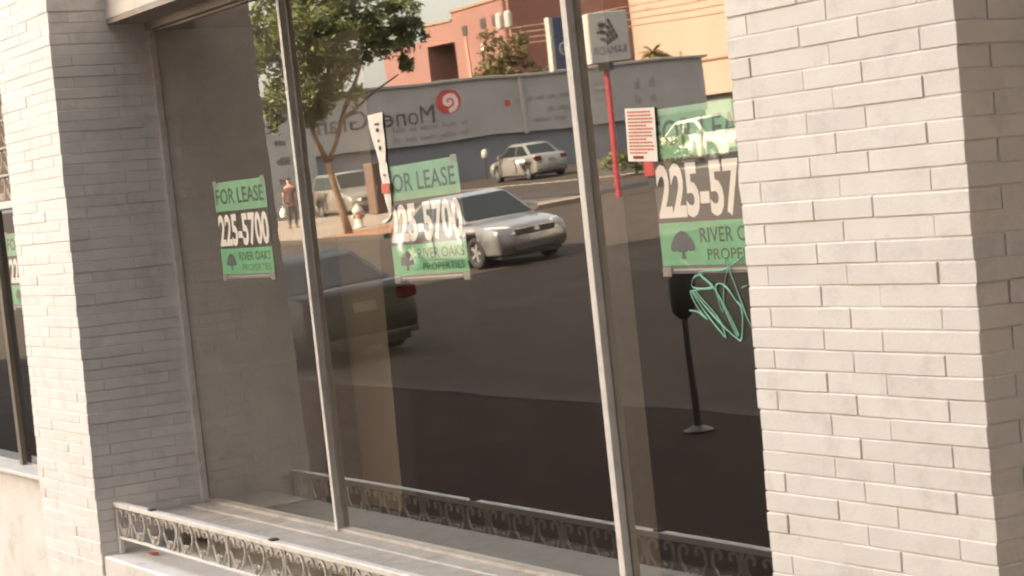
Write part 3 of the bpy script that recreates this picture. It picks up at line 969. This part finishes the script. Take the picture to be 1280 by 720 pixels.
    obj('number_plate', B(x1 - 0.02, x1 + 0.016, -0.17, 0.17, 0.45, 0.56, bevel=0.004), M['frontplate'], t)
    obj('grille_bar', B(x1 - 0.01, x1 + 0.010, -hw * .54, hw * .54, 0.708, 0.722), M['chrome'], t)
    obj('number_plate', B(x0 - 0.012, x0 + 0.03, -0.16, 0.16, belt - 0.24, belt - 0.12, bevel=0.004), M['plate'], t)
    obj('bumper_trim', B(x0 - 0.010, x0 + 0.10, -hw * .80, hw * .80, 0.27, 0.34, bevel=0.01), M['grille'], t)
    for wx in (fa, ra):
        for s in (-1, 1):
            yc = s * (hw - 0.115)
            bm_ = bmesh.new()
            seg = 20
            rings = []
            for (r, dy) in ((wr * .62, -.10), (wr * .96, -.10), (wr, -.07), (wr, .07), (wr * .96, .10), (wr * .62, .10)):
                rings.append([bm_.verts.new((wx + r * math.cos(2 * PI * q / seg), yc + s * dy, wr + r * math.sin(2 * PI * q / seg))) for q in range(seg)])
            for a in range(6):
                for q in range(seg):
                    bm_.faces.new((rings[a][q], rings[a][(q + 1) % seg], rings[(a + 1) % 6][(q + 1) % seg], rings[(a + 1) % 6][q]))
            w = obj('wheel', bm_, M['tyre'], t, smooth=True)
            bm_ = bmesh.new()
            for q in range(5):
                a = 2 * PI * q / 5
                d = Vector((math.cos(a), 0, math.sin(a))); e = Vector((-math.sin(a), 0, math.cos(a)))
                c0 = Vector((wx, yc + s * 0.085, wr))
                p = [c0 - e * .035, c0 + e * .035, c0 + d * wr * .63 + e * .028, c0 + d * wr * .63 - e * .028]
                v = [bm_.verts.new(a_) for a_ in p]
                w_ = [bm_.verts.new(a_ - Vector((0, s * .03, 0))) for a_ in p]
                bm_.faces.new(v); bm_.faces.new(w_[::-1])
                for i_ in range(4):
                    bm_.faces.new((v[i_], v[(i_ + 1) % 4], w_[(i_ + 1) % 4], w_[i_]))
            obj('rim', bm_, M['rim'], w)
            bm_ = bmesh.new()
            r_ = bmesh.ops.create_cone(bm_, cap_ends=True, segments=16, radius1=wr * .60, radius2=wr * .60, depth=0.04)
            bmesh.ops.rotate(bm_, verts=r_['verts'], matrix=Matrix.Rotation(PI / 2, 3, 'X'))
            bmesh.ops.translate(bm_, verts=r_['verts'], vec=(wx, yc + s * 0.035, wr))
            obj('hub', bm_, M['grille'], w)
    # dark underside
    obj('underside', B(x0 + .25, x1 - .25, -hw * .80, hw * .80, 0.16, 0.36), M['grille'], t)
    sl_ = math.atan(G)
    t.rotation_mode = 'XYZ'
    R = Matrix.Rotation(-sl_, 4, 'X') @ Matrix.Rotation(rz, 4, 'Z')
    t.rotation_euler = R.to_euler()
    return t

def gp(x, y, up_=0.0):
    return (x, y, gz(y) + up_)
car('parked_car', 'silver sedan facing right in the mirrored street, beside the middle lease sign', gp(-35.1, -16.2, 0.01), 0.0, M['silver'])
car('parked_car', 'dark green sedan seen from behind, nearest the glass, crossed by the thin mullion', gp(-25.6, -7.55, 0.01), PI, M['dgreen'], L_=4.8, W_=1.80, H_=1.42)
gc = bpy.data.objects['parked_car.001']
obj('trunk_trim', B(-2.40, -2.33, -0.72, 0.72, 0.985, 1.003, bevel=0.004), M['chrome'], gc)  # bright strip standing in for the highlight along the trunk edge
car('parked_car', 'light silver sedan seen from behind in front of the grey stucco wall', gp(-74.9, -42.2, 0.01), PI + 0.10, M['silver2'], L_=4.75, W_=1.82, H_=1.54)
car('parked_car', 'white car reflected over the right lease sign, next to the front pillar', gp(-60.9, -41.6, 0.01), 0.0, M['cream'], L_=4.7, H_=1.62)
car('parked_car', 'pale beige hatchback standing behind the street tree trunk', gp(-69.6, -30.7, 0.01), 0.05, M['pale'], L_=4.4, H_=1.72, kind='hatch')

# ------------------------------------------------------------------ the long grey building with painted lettering
gb = thing('grey_stucco_building', 'long low grey stucco building with painted lettering and a red swirl emblem', 'building', (-86.3, -60.9, gz(-48)))
def wpt(u, z):   # u metres from the left end (as mirrored), heights are absolute
    return (0.0, 25.9 - u, z - gz(-48))
WX = 0.0
def wallbox(nm, u0, u1, z0, z1, d, m, out_=0.0, bevel=0.0):
    a = wpt(u0, z0); b = wpt(u1, z1)
    return obj(nm, B(-d + out_, out_, b[1], a[1], a[2], b[2], bevel=bevel), m, gb)
wallbox('front_wall', 0, 26, 3.60, 6.45, 9.0, M['stucco'])
wallbox('lower_wall', 2.4, 26, -0.6, 3.60, 8.6, M['band'], out_=-0.25)
wallbox('end_wall', -6.0, 2.399, -0.6, 6.449, 9.0, M['stucco'], out_=-0.004)
wallbox('coping', -6.0, 26.3, 6.45, 6.60, 9.4, M['coping'], out_=0.15, bevel=0.02)
wallbox('downpipe', 14.22, 14.42, 3.5, 6.449, 0.12, M['signrim'], out_=0.12)
for k in range(1, 8):
    wallbox('panel_joint', k * 3.3 + .0, k * 3.3 + .035, 3.62, 6.44, 0.01, M['coping'], out_=0.004)
Yax, Zax = (0, 1, 0), (0, 0, 1)
o_ = wpt(9.25, 4.62)
text('painted_words', 'MoneyGram', M['dgrey'], gb, (0.012, o_[1], o_[2]), Yax, Zax, 6.9, 0.92, 0.0)
# swirl emblem
cx_, cz_ = wpt(10.03, 5.54)[1:]
bm = bmesh.new()
prism(bm, [(0.66 * math.cos(a * PI / 12), 0.60 * math.sin(a * PI / 12)) for a in range(24)], (0.002, cx_, cz_), Yax, Zax, 0.012)
obj('swirl_disc', bm, M['logo'], gb)
bm = bmesh.new()
pts = [(0.10 * k / 3 * math.cos(k * .62 + 2.4) * 1.0, 0.10 * k / 3 * math.sin(k * .62 + 2.4)) for k in range(0, 15)]
tube(bm, [(0.022, cx_ + a, cz_ + b) for a, b in pts], [0.10 + 0.003 * k for k in range(15)][:15], 5)
for v in bm.verts:
    v.co.x = 0.016 + (v.co.x - 0.022) * 0.08
obj('swirl', bm, M['logow'], gb)
rw_ = random.Random(11)
def words(u0, u1, z, h, m, nm='painted_line'):
    bm_ = bmesh.new()
    u = u0
    while u < u1 - 0.1:
        w = rw_.uniform(0.35, 1.1)
        e = min(u + w, u1)
        s = u
        while s < e - 0.05:
            lw = rw_.uniform(0.10, 0.17)
            hh = h * rw_.choice((0.66, 0.7, 0.72, 1.0))
            a = wpt(s, z); b = wpt(min(s + lw, e), z + hh)
            box(bm_, 0.002, 0.010, b[1], a[1], a[2], b[2])
            s += lw + 0.05
        u = e + 0.28
    obj(nm, bm_, m, gb)
words(6.6, 10.95, 4.32, 0.27, M['faint'])
words(6.6, 10.95, 3.84, 0.24, M['faint'])
obj('red_star', B(0.002, 0.012, wpt(13.6, 0)[1], wpt(13.3, 0)[1], wpt(0, 5.0)[2], wpt(0, 5.3)[2]), M['logo'], gb)
words(13.9, 18.2, 5.18, 0.30, M['faint'])
words(15.9, 18.2, 4.55, 0.28, M['faint'])
words(15.0, 18.2, 4.05, 0.28, M['faint'])
for zz in (5.55, 5.15, 4.75):
    words(18.9, 19.9, zz, 0.24, M['faint'])
words(21.3, 21.7, 5.1, 0.55, M['faint']); words(21.3, 21.7, 4.35, 0.45, M['faint'])
words(22.25, 22.6, 5.1, 0.55, M['faint']); words(22.25, 22.6, 4.35, 0.45, M['faint'])
for zz in (4.30, 3.35, 2.45):
    words(0.35, 1.25, zz, 0.36, M['dgrey'])

# ------------------------------------------------------------------ terracotta and peach buildings far behind
def building(name, label, x0, x1, yf, yb, z1, m, base=None):
    t = thing(name, label, 'building', (x0, yf, gz(yf)))
    return t
pk = thing('terracotta_building', 'terracotta red stucco building with a stepped parapet and small windows', 'building', (-132.3, -70, gz(-70)))
z_ = gz(-70)
def pb(nm, x0, x1, y0, y1, z0, z1, m, bevel=0.0, par=pk):
    return obj(nm, B(x0 + 132.3, x1 + 132.3, y0, y1, z0 - z_, z1 - z_, bevel=bevel), m, par)
pb('wall', -128.4, -119.8, -14, 0, 0, 13.6, M['pink'])
pb('wall', -132.3, -128.402, -14, -0.003, 11.35, 12.95, M['pink'])
pb('wall', -139.5, -132.302, -14, -0.006, 0, 11.9, M['pink'])
pb('recess_wall', -132.300, -128.403, -14, -3.5, 0, 11.348, M['gbox'])
pb('parapet_cap', -128.5, -119.7, -14.1, 0.12, 13.6, 13.78, M['peachd'])
pb('parapet_cap', -132.4, -128.52, -14.1, 0.10, 12.95, 13.10, M['peachd'])
for (wx_, wz_) in ((-126.4, 12.0), (-123.4, 12.2), (-121.7, 12.2)):
    w = pb('window', wx_ - .42, wx_ + .42, -0.02, 0.05, wz_ - .38, wz_ + .38, M['darkbrown'])
    obj('pane', B(wx_ - .34 + 132.3, wx_ + .34 + 132.3, 0.051, 0.07, wz_ - .30 - z_, wz_ + .30 - z_), M['winglass'], w)
pb('downpipe', -126.45, -126.25, 0.0, 0.15, 5, 11.5, M['pinkl'])
pb('downpipe', -124.02, -123.85, 0.0, 0.15, 5, 10.5, M['darkbrown'])
pb('wall_lamp', -123.75, -123.45, 0.0, 0.3, 10.25, 10.75, M['white'], bevel=0.05)
pb('roof_box', -126.6, -123.5, -8, -3.0, 13.78, 15.4, M['pink'])

pe = thing('peach_building', 'tall sunlit peach stucco building filling the upper right of the reflection', 'building', (-134, -80, gz(-80)))
z_ = gz(-80)
def pc(nm, x0, x1, y0, y1, z0, z1, m, bevel=0.0):
    return obj(nm, B(x0 + 134, x1 + 134, y0, y1, z0 - z_, z1 - z_, bevel=bevel), m, pe)
pc('wall', -136, -80, -20, 0, 4.9, 13.95, M['peach'])
pc('penthouse', -135.9, -131, -19, -0.6, 13.951, 18, M['maroon'])
pc('upper_wall', -130.999, -80, -19, -0.01, 13.952, 22, M['peach'])
pc('wall', -136, -80, -20, -0.5, 0, 4.898, M['gbox'])
pc('shop_window', -109.4, -104, -0.50, -0.42, 3.0, 4.6, M['winglass'])
pc('ledge', -136, -80, 0.0, 0.14, 7.35, 7.48, M['peachd'])
for k in range(7):
    pc('wall_vent', -130 + k * 6.3, -129.75 + k * 6.3, 0.0, 0.05, 11.6, 11.8, M['peachd'])

# utility pole with two pale transformers, and the wires running to it
up_ = thing('utility_pole', 'brown wooden utility pole with pale transformers before the terracotta building', 'utility pole', (-113.9, -66, gz(-66)))
obj('pole', T([(0, 0, 0), (0, 0, 16)], [0.19, 0.14], 8), M['pole'], up_)
for sx in (-0.55, 0.55):
    bm = bmesh.new()
    lathe(bm, [(0.10, 0), (0.26, 0.06), (0.27, 0.95), (0.22, 1.05), (0.08, 1.12)], (sx, 0.1, 8.6), 12)
    obj('transformer', bm, M['signrim'], up_)
obj('cross_arm', B(-1.2, 1.2, -0.07, 0.07, 12.2, 12.4), M['pole'], up_)
for k, zz in enumerate((9.9, 9.55, 9.2, 8.85)):
    pts = []
    for q in range(13):
        u = q / 12
        pts.append((-113.9 + u * 55, -66 + u * 1.5, zz + 1.0 - 0.0 - 1.1 * 4 * u * (1 - u) * 0.5 - 0.2 * k * u))
    tag(obj('power_cable', T(pts, 0.035, 4), M['wire']), ('topmost', 'second highest', 'second lowest', 'lowest')[k] + ' of the thin dark cables sagging across the sunlit peach wall', 'cable', group='power cables over the peach wall')

# ------------------------------------------------------------------ roadside signs
rs = thing('motel_sign', 'grey square sign with a winged checker emblem on a tall red pole', 'sign', (-48.5, -29.0, gz(-29)))
g0 = gz(-29)
obj('pole', T([(0.0, 0.0, 0), (0, 0.05, 3.9)], [0.095, 0.085], 10), M['redpole'], rs)
obj('neck', B(-0.14, 0.14, -0.12, 0.22, 3.72, 3.93), M['dgrey'], rs)
obj('cabinet', B(-0.18, 0.16, -0.75, 0.66, 3.93, 5.38, bevel=0.02), M['signrim'], rs)
obj('face', B(0.158, 0.172, -0.72, 0.63, 3.96, 5.35), M['signgrey'], rs)
text('sign_letters', 'RAMADA', M['dgrey'], rs, (0.176, -0.60, 4.16), Yax, Zax, 1.14, 0.24, 0.0)
bm = bmesh.new()
c0 = (-0.18, 4.80)
for i in range(4):
    for j in range(4):
        a = math.radians(62)
        ux, uz = math.cos(a) * 0.165, math.sin(a) * 0.165
        vx, vz = math.cos(a - PI / 2) * 0.11, math.sin(a - PI / 2) * 0.11
        ox, oz = -0.36 + i * ux * 0.9 + j * vx * 1.1, 4.62 + i * uz + j * vz
        if (i + j) % 5 != 4:
            prism(bm, [(0, 0), (vx * .86, vz * .86), (vx * .86 + ux * .86, vz * .86 + uz * .86), (ux * .86, uz * .86)], (0.173, ox, oz), Yax, Zax, 0.004)
obj('checker_emblem', bm, M['dgrey'], rs)
bm = bmesh.new()
for k, (oz, l) in enumerate(((5.02, .30), (4.80, .34), (4.60, .18))):
    prism(bm, [(0, 0), (l * .4, 0.05), (l, 0.02), (l * .95, -0.03), (l * .45, -0.06), (0, -0.09)], (0.173, 0.02 + 0.03 * k, oz), Yax, Zax, 0.004)
obj('wing_emblem', bm, M['dgrey'], rs)
bs = thing('blue_sign', 'dark blue panel sign with a pale ring emblem, left of the grey square sign', 'sign', (-60, -35.0, gz(-35)))
g1 = gz(-35)
obj('post', T([(0, -0.42, 0), (0, -0.42, 4.2)], 0.09, 8), M['dgrey'], bs)
obj('panel', B(-0.12, 0.10, -0.46, 0.38, 5.35 - g1, 7.18 - g1, bevel=0.01), M['signblue'], bs)
obj('edge_strip', B(-0.13, 0.12, 0.381, 0.52, 5.30 - g1, 7.20 - g1), M['signrim'], bs)
obj('edge_strip', B(-0.13, 0.12, -0.62, -0.461, 5.28 - g1, 7.20 - g1), M['signrim'], bs)
obj('brace', T([(0, -0.42, 4.2), (0, -0.42, 5.36 - g1)], 0.07, 6), M['dgrey'], bs)
bm = bmesh.new()
tube(bm, [(0.108, -0.04 + 0.22 * math.cos(a * PI / 8), 6.05 - g1 + 0.22 * math.sin(a * PI / 8)) for a in range(17)], 0.035, 5, caps=False)
tube(bm, [(0.108, -0.13, 6.0 - g1), (0.108, -0.02, 6.06 - g1), (0.108, 0.06, 6.02 - g1)], 0.03, 5)
for v in bm.verts:
    v.co.x = 0.102 + (v.co.x - 0.108) * .2
obj('ring_emblem', bm, M['signgrey'], bs)

# ------------------------------------------------------------------ trees
def crown_mesh(lobes, n, size, seed, flat=1.0):
    r = random.Random(seed)
    bm = bmesh.new()
    tot = sum(l[3] ** 2 for l in lobes)
    for (cx, cy, cz, R_, sz) in lobes:
        k = int(n * R_ ** 2 / tot)
        subs = []
        for _ in range(max(4, int(16 * R_))):
            d = Vector((r.gauss(0, 1), r.gauss(0, 1), r.gauss(0, 1))).normalized() * R_ * r.uniform(.35, 1.0)
            subs.append((Vector((cx + d.x, cy + d.y, cz + d.z * sz)), R_ * r.uniform(.16, .34)))
        for _ in range(k):
            c, rr_ = r.choice(subs)
            d = Vector((r.gauss(0, .5), r.gauss(0, .5), r.gauss(0, .5))) * rr_
            p = c + d
            a = Vector((r.uniform(-1, 1), r.uniform(-1, 1), r.uniform(-1, .4))).normalized()
            b = a.orthogonal().normalized()
            b.rotate(Matrix.Rotation(r.uniform(0, 6.28), 3, a))
            s = size * r.uniform(.6, 1.3)
            bm.faces.new((bm.verts.new(p - a * s), bm.verts.new(p + b * s * .45), bm.verts.new(p + a * s), bm.verts.new(p - b * s * .45)))
    return bm

def raw_obj(name, bm, m, parent):
    me = bpy.data.meshes.new(name)
    bm.to_mesh(me); bm.free()
    me.materials.append(m)
    return link(bpy.data.objects.new(name, me), parent)

st = thing('street_tree', 'leafy street tree with a forked trunk on the far pavement corner', 'tree', (-53.6, -22.6, gz(-22.6) + 0.1))
bm = bmesh.new()
tube(bm, [(0, 0, -0.1), (0.02, 0.2, 0.8), (0.1, 0.42, 1.6), (0.25, 0.62, 2.25)], [0.17, 0.14, 0.125, 0.12], 8)
tube(bm, [(0.25, 0.62, 2.2), (0.30, 0.95, 2.9), (0.35, 1.10, 3.8), (0.3, 1.3, 5.2)], [0.10, 0.085, 0.07, 0.04], 7)
tube(bm, [(0.25, 0.60, 2.2), (0.35, 0.25, 2.8), (0.35, -0.1, 3.6), (0.3, -0.8, 5.0), (0.2, -1.6, 6.2)], [0.095, 0.08, 0.07, 0.05, 0.03], 7)
tube(bm, [(0.35, 0.0, 3.4), (0.2, -1.0, 4.0), (0.3, -2.0, 4.6)], [0.05, 0.04, 0.02], 6)
tube(bm, [(0.35, 1.1, 3.7), (0.2, 2.0, 4.6), (0.1, 2.4, 5.4)], [0.05, 0.04, 0.02], 6)
obj('trunk', bm, M['bark'], st, smooth=True)
raw_obj('crown', crown_mesh([(0.3, 1.6, 4.6, 1.25, .9), (0.2, 0.5, 4.9, 1.35, .95), (0.3, 1.6, 6.2, 1.5, .9), (0.1, -0.3, 6.3, 1.5, .9), (0.3, -1.5, 5.9, 1.1, .75),
                             (0.2, -2.2, 6.4, .85, .7), (0.1, -2.75, 5.9, .62, .8), (0.3, -2.35, 5.0, .5, .7), (-0.9, 0.8, 5.6, 1.2, .9), (1.0, 0.8, 5.8, 1.2, .9), (0.2, 2.4, 3.7, .7, 1.0), (0.0, 0.3, 7.6, 1.5, .7), (0.2, 0.9, 3.75, .8, .6)],
                            25000, 0.10, 3), M['leaf'], st)

bt = thing('courtyard_tree', 'brownish bushy tree rising behind the grey stucco wall beside the blue sign', 'tree', (-97, -55.2, gz(-55)))
obj('trunk', T([(0, 0, 0), (0.1, 0.1, 3), (0.0, 0.1, 6)], [0.2, 0.16, 0.08], 7), M['bark'], bt)
raw_obj('crown', crown_mesh([(0, 0.4, 5.6, 1.3, .9), (0, -0.6, 6.3, 1.2, .8), (0.2, 0.9, 7.0, .9, .8), (0, -1.4, 7.3, .8, .7), (0, 1.6, 5.0, .9, .7), (0, 0.0, 4.6, 1.4, .7), (0, -1.8, 5.2, .9, .7)], 3500, 0.15, 5), M['leaf2'], bt)

pt = thing('palm_tree', 'ragged palm top showing above the grey wall, right of the square sign', 'tree', (-97, -65.4, gz(-65)))
obj('trunk', T([(0, 0, 0), (0, 0.1, 3), (0, 0, 5.1)], [0.22, 0.17, 0.14], 8), M['bark'], pt)
r = random.Random(9)
bm = bmesh.new()
for k in range(34):
    az = r.uniform(0, 2 * PI)
    el = r.uniform(-0.3, 1.2)
    ln = r.uniform(1.1, 1.7)
    d = Vector((math.cos(az), math.sin(az), 0))
    prev = None
    for q in range(6):
        u = q / 5
        p = Vector((0, 0, 5.1)) + d * ln * u * math.cos(el * (1 - u * .4)) + Vector((0, 0, ln * (math.sin(el) * u - 0.55 * u * u)))
        w = 0.13 * math.sin(PI * min(1, u * .9 + .12)) + 0.01
        sd = d.cross(Vector((0, 0, 1)))
        row = [bm.verts.new(p - sd * w - Vector((0, 0, w * .8))), bm.verts.new(p), bm.verts.new(p + sd * w - Vector((0, 0, w * .8)))]
        if prev:
            bm.faces.new((prev[0], prev[1], row[1], row[0])); bm.faces.new((prev[1], prev[2], row[2], row[1]))
        prev = row
raw_obj('crown', bm, M['leaf2'], pt)

hd = thing('hedge', 'low dark shrub growing behind the red sign pole', 'shrub', (-60.5, -37.2, gz(-37.2)))
raw_obj('foliage', crown_mesh([(0, 0, .6, .8, .9), (0.2, -1.2, .7, .9, .9), (0, -2.4, .7, .9, 1.0)], 1800, 0.09, 8), M['leaf'], hd)
obj('stem', T([(0, -0.8, 0), (0, -0.8, 0.7)], 0.05, 6), M['bark'], hd)

# ------------------------------------------------------------------ street furniture
pm = thing('parking_meter', 'dark parking meter on a round base plate, reflected under the right lease sign', 'parking meter', (-12.83, -5.13, wz(-5.13)))
bm = bmesh.new(); lathe(bm, [(0.12, 0), (0.12, 0.015), (0.08, 0.03), (0.04, 0.05)], (0, 0, 0), 16)
obj('base_plate', bm, M['metermid'], pm)
obj('post', T([(0, 0, 0.02), (0, 0.0, 1.02)], [0.030, 0.027], 10), M['meter'], pm)
bm = bmesh.new(); lathe(bm, [(0.05, 0), (0.12, 0.06), (0.135, 0.20), (0.13, 0.34), (0.10, 0.43), (0.04, 0.47)], (0, 0, 0.92), 12)
for v in bm.verts:
    v.co.y *= 0.8; v.co.x *= .85
obj('meter_head', bm, M['meter'], pm, smooth=True)
obj('coin_plate', B(0.09, 0.137, -0.05, 0.05, 1.12, 1.30, bevel=0.008), M['metermid'], pm)

fm = thing('far_parking_meter', 'small black parking meter with a bright top standing against the dark lower wall', 'parking meter', (-82.3, -44.4, gz(-44.4)))
obj('post', T([(0, 0, 0), (0, 0, 1.0)], 0.05, 8), M['meter'], fm)
bm = bmesh.new(); lathe(bm, [(0.06, 0), (0.15, 0.08), (0.15, 0.32), (0.07, 0.44)], (0, 0, 0.98), 10)
obj('meter_head', bm, M['signrim'], fm, smooth=True)

hy = thing('fire_hydrant', 'short white fire hydrant on the pavement to the right of the tree trunk', 'hydrant', (-55.9, -24.1, gz(-24.1) + 0.14))
bm = bmesh.new(); lathe(bm, [(0.16, 0), (0.16, 0.04), (0.11, 0.06), (0.11, 0.48), (0.15, 0.50), (0.15, 0.55), (0.12, 0.64), (0.05, 0.72), (0.03, 0.78)], (0, 0, 0), 12)
obj('barrel', bm, M['hyd'], hy, smooth=True)
for s in (-1, 1):
    obj('nozzle', T([(0, s * 0.10, 0.40), (0, s * 0.19, 0.40)], 0.055, 8), M['hyd'], hy)
obj('nozzle', T([(0.10, 0, 0.36), (0.20, 0, 0.36)], 0.07, 8), M['redbox'], hy)

cb = thing('utility_cabinet', 'tall brown cabinet on the far pavement right of the beige hatchback', 'cabinet', (-63.9, -28.9, gz(-28.9) + 0.14))
obj('case', B(-0.30, 0.30, -0.25, 0.25, 0, 1.85, bevel=0.03), M['brownbox'], cb)
obj('door', B(0.30, 0.315, -0.21, 0.21, 0.1, 1.75, bevel=0.005), M['brownbox'], cb)
obj('handle', B(0.315, 0.335, 0.12, 0.15, 0.9, 1.05), M['chrome'], cb)
nbx = thing('newspaper_box', 'small red newspaper box right of the red sign pole', 'newspaper box', (-50.0, -31.3, gz(-31.3)))
obj('case', B(-0.22, 0.22, -0.24, 0.24, 0.35, 1.05, bevel=0.03), M['redbox'], nbx)
obj('window', B(0.221, 0.230, -0.17, 0.17, 0.62, 0.98), M['winglass'], nbx)
obj('stand', B(-0.15, 0.15, -0.18, 0.18, 0.0, 0.35), M['grille'], nbx)

# ------------------------------------------------------------------ the standing person
def skin_obj(name, verts, edges, radii, m, parent, sub=2):
    me = bpy.data.meshes.new(name)
    me.from_pydata([Vector(v) for v in verts], edges, [])
    o = bpy.data.objects.new(name, me)
    C.objects.link(o)
    mod = o.modifiers.new('skin', 'SKIN')
    for i, r_ in enumerate(radii):
        me.skin_vertices[0].data[i].radius = r_ if isinstance(r_, tuple) else (r_, r_)
    me.skin_vertices[0].data[0].use_root = True
    s = o.modifiers.new('sub', 'SUBSURF')
    s.levels = sub; s.render_levels = sub
    bpy.context.view_layer.update()
    dg = bpy.context.evaluated_depsgraph_get()
    m2 = bpy.data.meshes.new_from_object(o.evaluated_get(dg))
    bpy.data.objects.remove(o)
    m2.name = name
    m2.materials.clear(); m2.materials.append(m)
    for p in m2.polygons:
        p.use_smooth = True
    return link(bpy.data.objects.new(name, m2), parent)
pn = thing('person', 'standing person in a maroon shirt and dark trousers, reflected beside the leftmost lease sign', 'person',
           (-64.9, -25.9, gz(-25.9) + 0.14), math.radians(200))
V = [(0, 0, .93), (0, 0, 1.10), (-.01, 0, 1.28), (0, 0, 1.42), (.02, 0, 1.50), (.03, 0, 1.58), (.035, 0, 1.70),       # 0-6 spine, neck, head
     (0, .17, 1.40), (-.03, .23, 1.14), (.08, .24, .92), (.11, .235, .84),                                                # 7-10 left arm
     (0, -.17, 1.40), (-.06, -.26, 1.15), (.06, -.24, .93), (.09, -.235, .85),                                            # 11-14 right arm
     (0, .09, .86), (.02, .10, .48), (-.02, .11, .09), (.10, .12, .03),                                                   # 15-18 left leg
     (0, -.09, .86), (.06, -.11, .48), (.03, -.13, .09), (.15, -.15, .03)]                                                # 19-22 right leg
Ed = [(0, 1), (1, 2), (2, 3), (3, 4), (4, 5), (5, 6), (3, 7), (7, 8), (8, 9), (9, 10), (3, 11), (11, 12), (12, 13), (13, 14), (0, 15), (15, 16), (16, 17), (17, 18), (0, 19), (19, 20), (20, 21), (21, 22)]
Rd = [(.12, .15), (.11, .14), (.12, .16), (.11, .14), .055, .075, .085, .065, .045, .032, .03, .065, .045, .032, .03, .085, .06, .045, .04, .085, .06, .045, .04]
def fingers(base, s):
    global V, Ed, Rd
    bi = base
    p = V[bi]
    for k in range(5):
        a = (k - 1.5) * 0.018
        L1 = (.045, .052, .055, .050, .035)[k]
        st_ = len(V)
        if k < 4:
            V += [(p[0] + a * .9, p[1], p[2] - .05), (p[0] + a + .008, p[1] - s * .006, p[2] - .05 - L1 * .6), (p[0] + a + .012, p[1] - s * .014, p[2] - .05 - L1 * 1.1)]
        else:
            V += [(p[0] + .035, p[1] - s * .01, p[2] - .02), (p[0] + .048, p[1] - s * .018, p[2] - .045), (p[0] + .052, p[1] - s * .022, p[2] - .065)]
        Ed += [(bi, st_), (st_, st_ + 1), (st_ + 1, st_ + 2)]
        Rd += [.010, .009, .008]
fingers(10, 1); fingers(14, -1)
skin_obj('body', V, Ed, Rd, M['skin'], pn)
skin_obj('shirt', [V[0], V[1], V[2], V[3], V[7], (-.02, .21, 1.22), V[11], (-.04, -.23, 1.23), (0, 0, .86)], [(0, 1), (1, 2), (2, 3), (3, 4), (4, 5), (3, 6), (6, 7), (0, 8)],
         [(.135, .17), (.125, .165), (.135, .18), (.115, .15), .08, .068, .08, .068, (.13, .17)], M['shirt'], pn)
skin_obj('trousers', [(0, 0, .94), V[15], V[16], V[17], V[19], V[20], V[21]], [(0, 1), (1, 2), (2, 3), (0, 4), (4, 5), (5, 6)],
         [(.13, .16), .10, .078, .065, .10, .078, .065], M['trouser'], pn)
skin_obj('shoe', [(-.05, .11, .045), (.05, .115, .045), (.15, .125, .035)], [(0, 1), (1, 2)], [.05, .05, .042], M['meter'], pn, 1)
skin_obj('shoe', [(.0, -.13, .045), (.10, -.14, .045), (.20, -.155, .035)], [(0, 1), (1, 2)], [.05, .05, .042], M['meter'], pn, 1)
skin_obj('hair', [(.0, 0, 1.66), (.015, 0, 1.74), (.05, 0, 1.785)], [(0, 1), (1, 2)], [.082, .090, .07], M['hair'], pn)
skin_obj('nose', [(.11, 0, 1.665), (.128, 0, 1.650)], [(0, 1)], [.012, .014], M['skin'], pn, 1)
for s in (-1, 1):
    skin_obj('ear', [(.03, s * .088, 1.68), (.03, s * .096, 1.65)], [(0, 1)], [.014, .012], M['skin'], pn, 1)
    skin_obj('eye', [(.108, s * .032, 1.69), (.112, s * .032, 1.69)], [(0, 1)], [.008, .007], M['hair'], pn, 1)
skin_obj('mouth', [(.112, -.018, 1.615), (.112, .018, 1.615)], [(0, 1)], [.006, .006], M['redblack'], pn, 1)
bag = thing('carrier_bag', 'small white carrier bag held at the standing person\'s side', 'bag', (-65.15, -25.66, gz(-25.7) + 0.14 + 0.42))
bm = bmesh.new()
lathe(bm, [(0.06, 0), (0.13, 0.03), (0.15, 0.16), (0.11, 0.27), (0.05, 0.33)], (0, 0, 0), 9)
for v in bm.verts:
    v.co.x *= .6
    v.co += Vector((random.uniform(-.012, .012), random.uniform(-.012, .012), 0))
obj('sack', bm, M['bag'], bag)
obj('handle', T([(0, .04, .31), (0, .03, .38), (0, 0, .41), (0, -.03, .38), (0, -.04, .31)], .006, 5), M['bag'], bag)
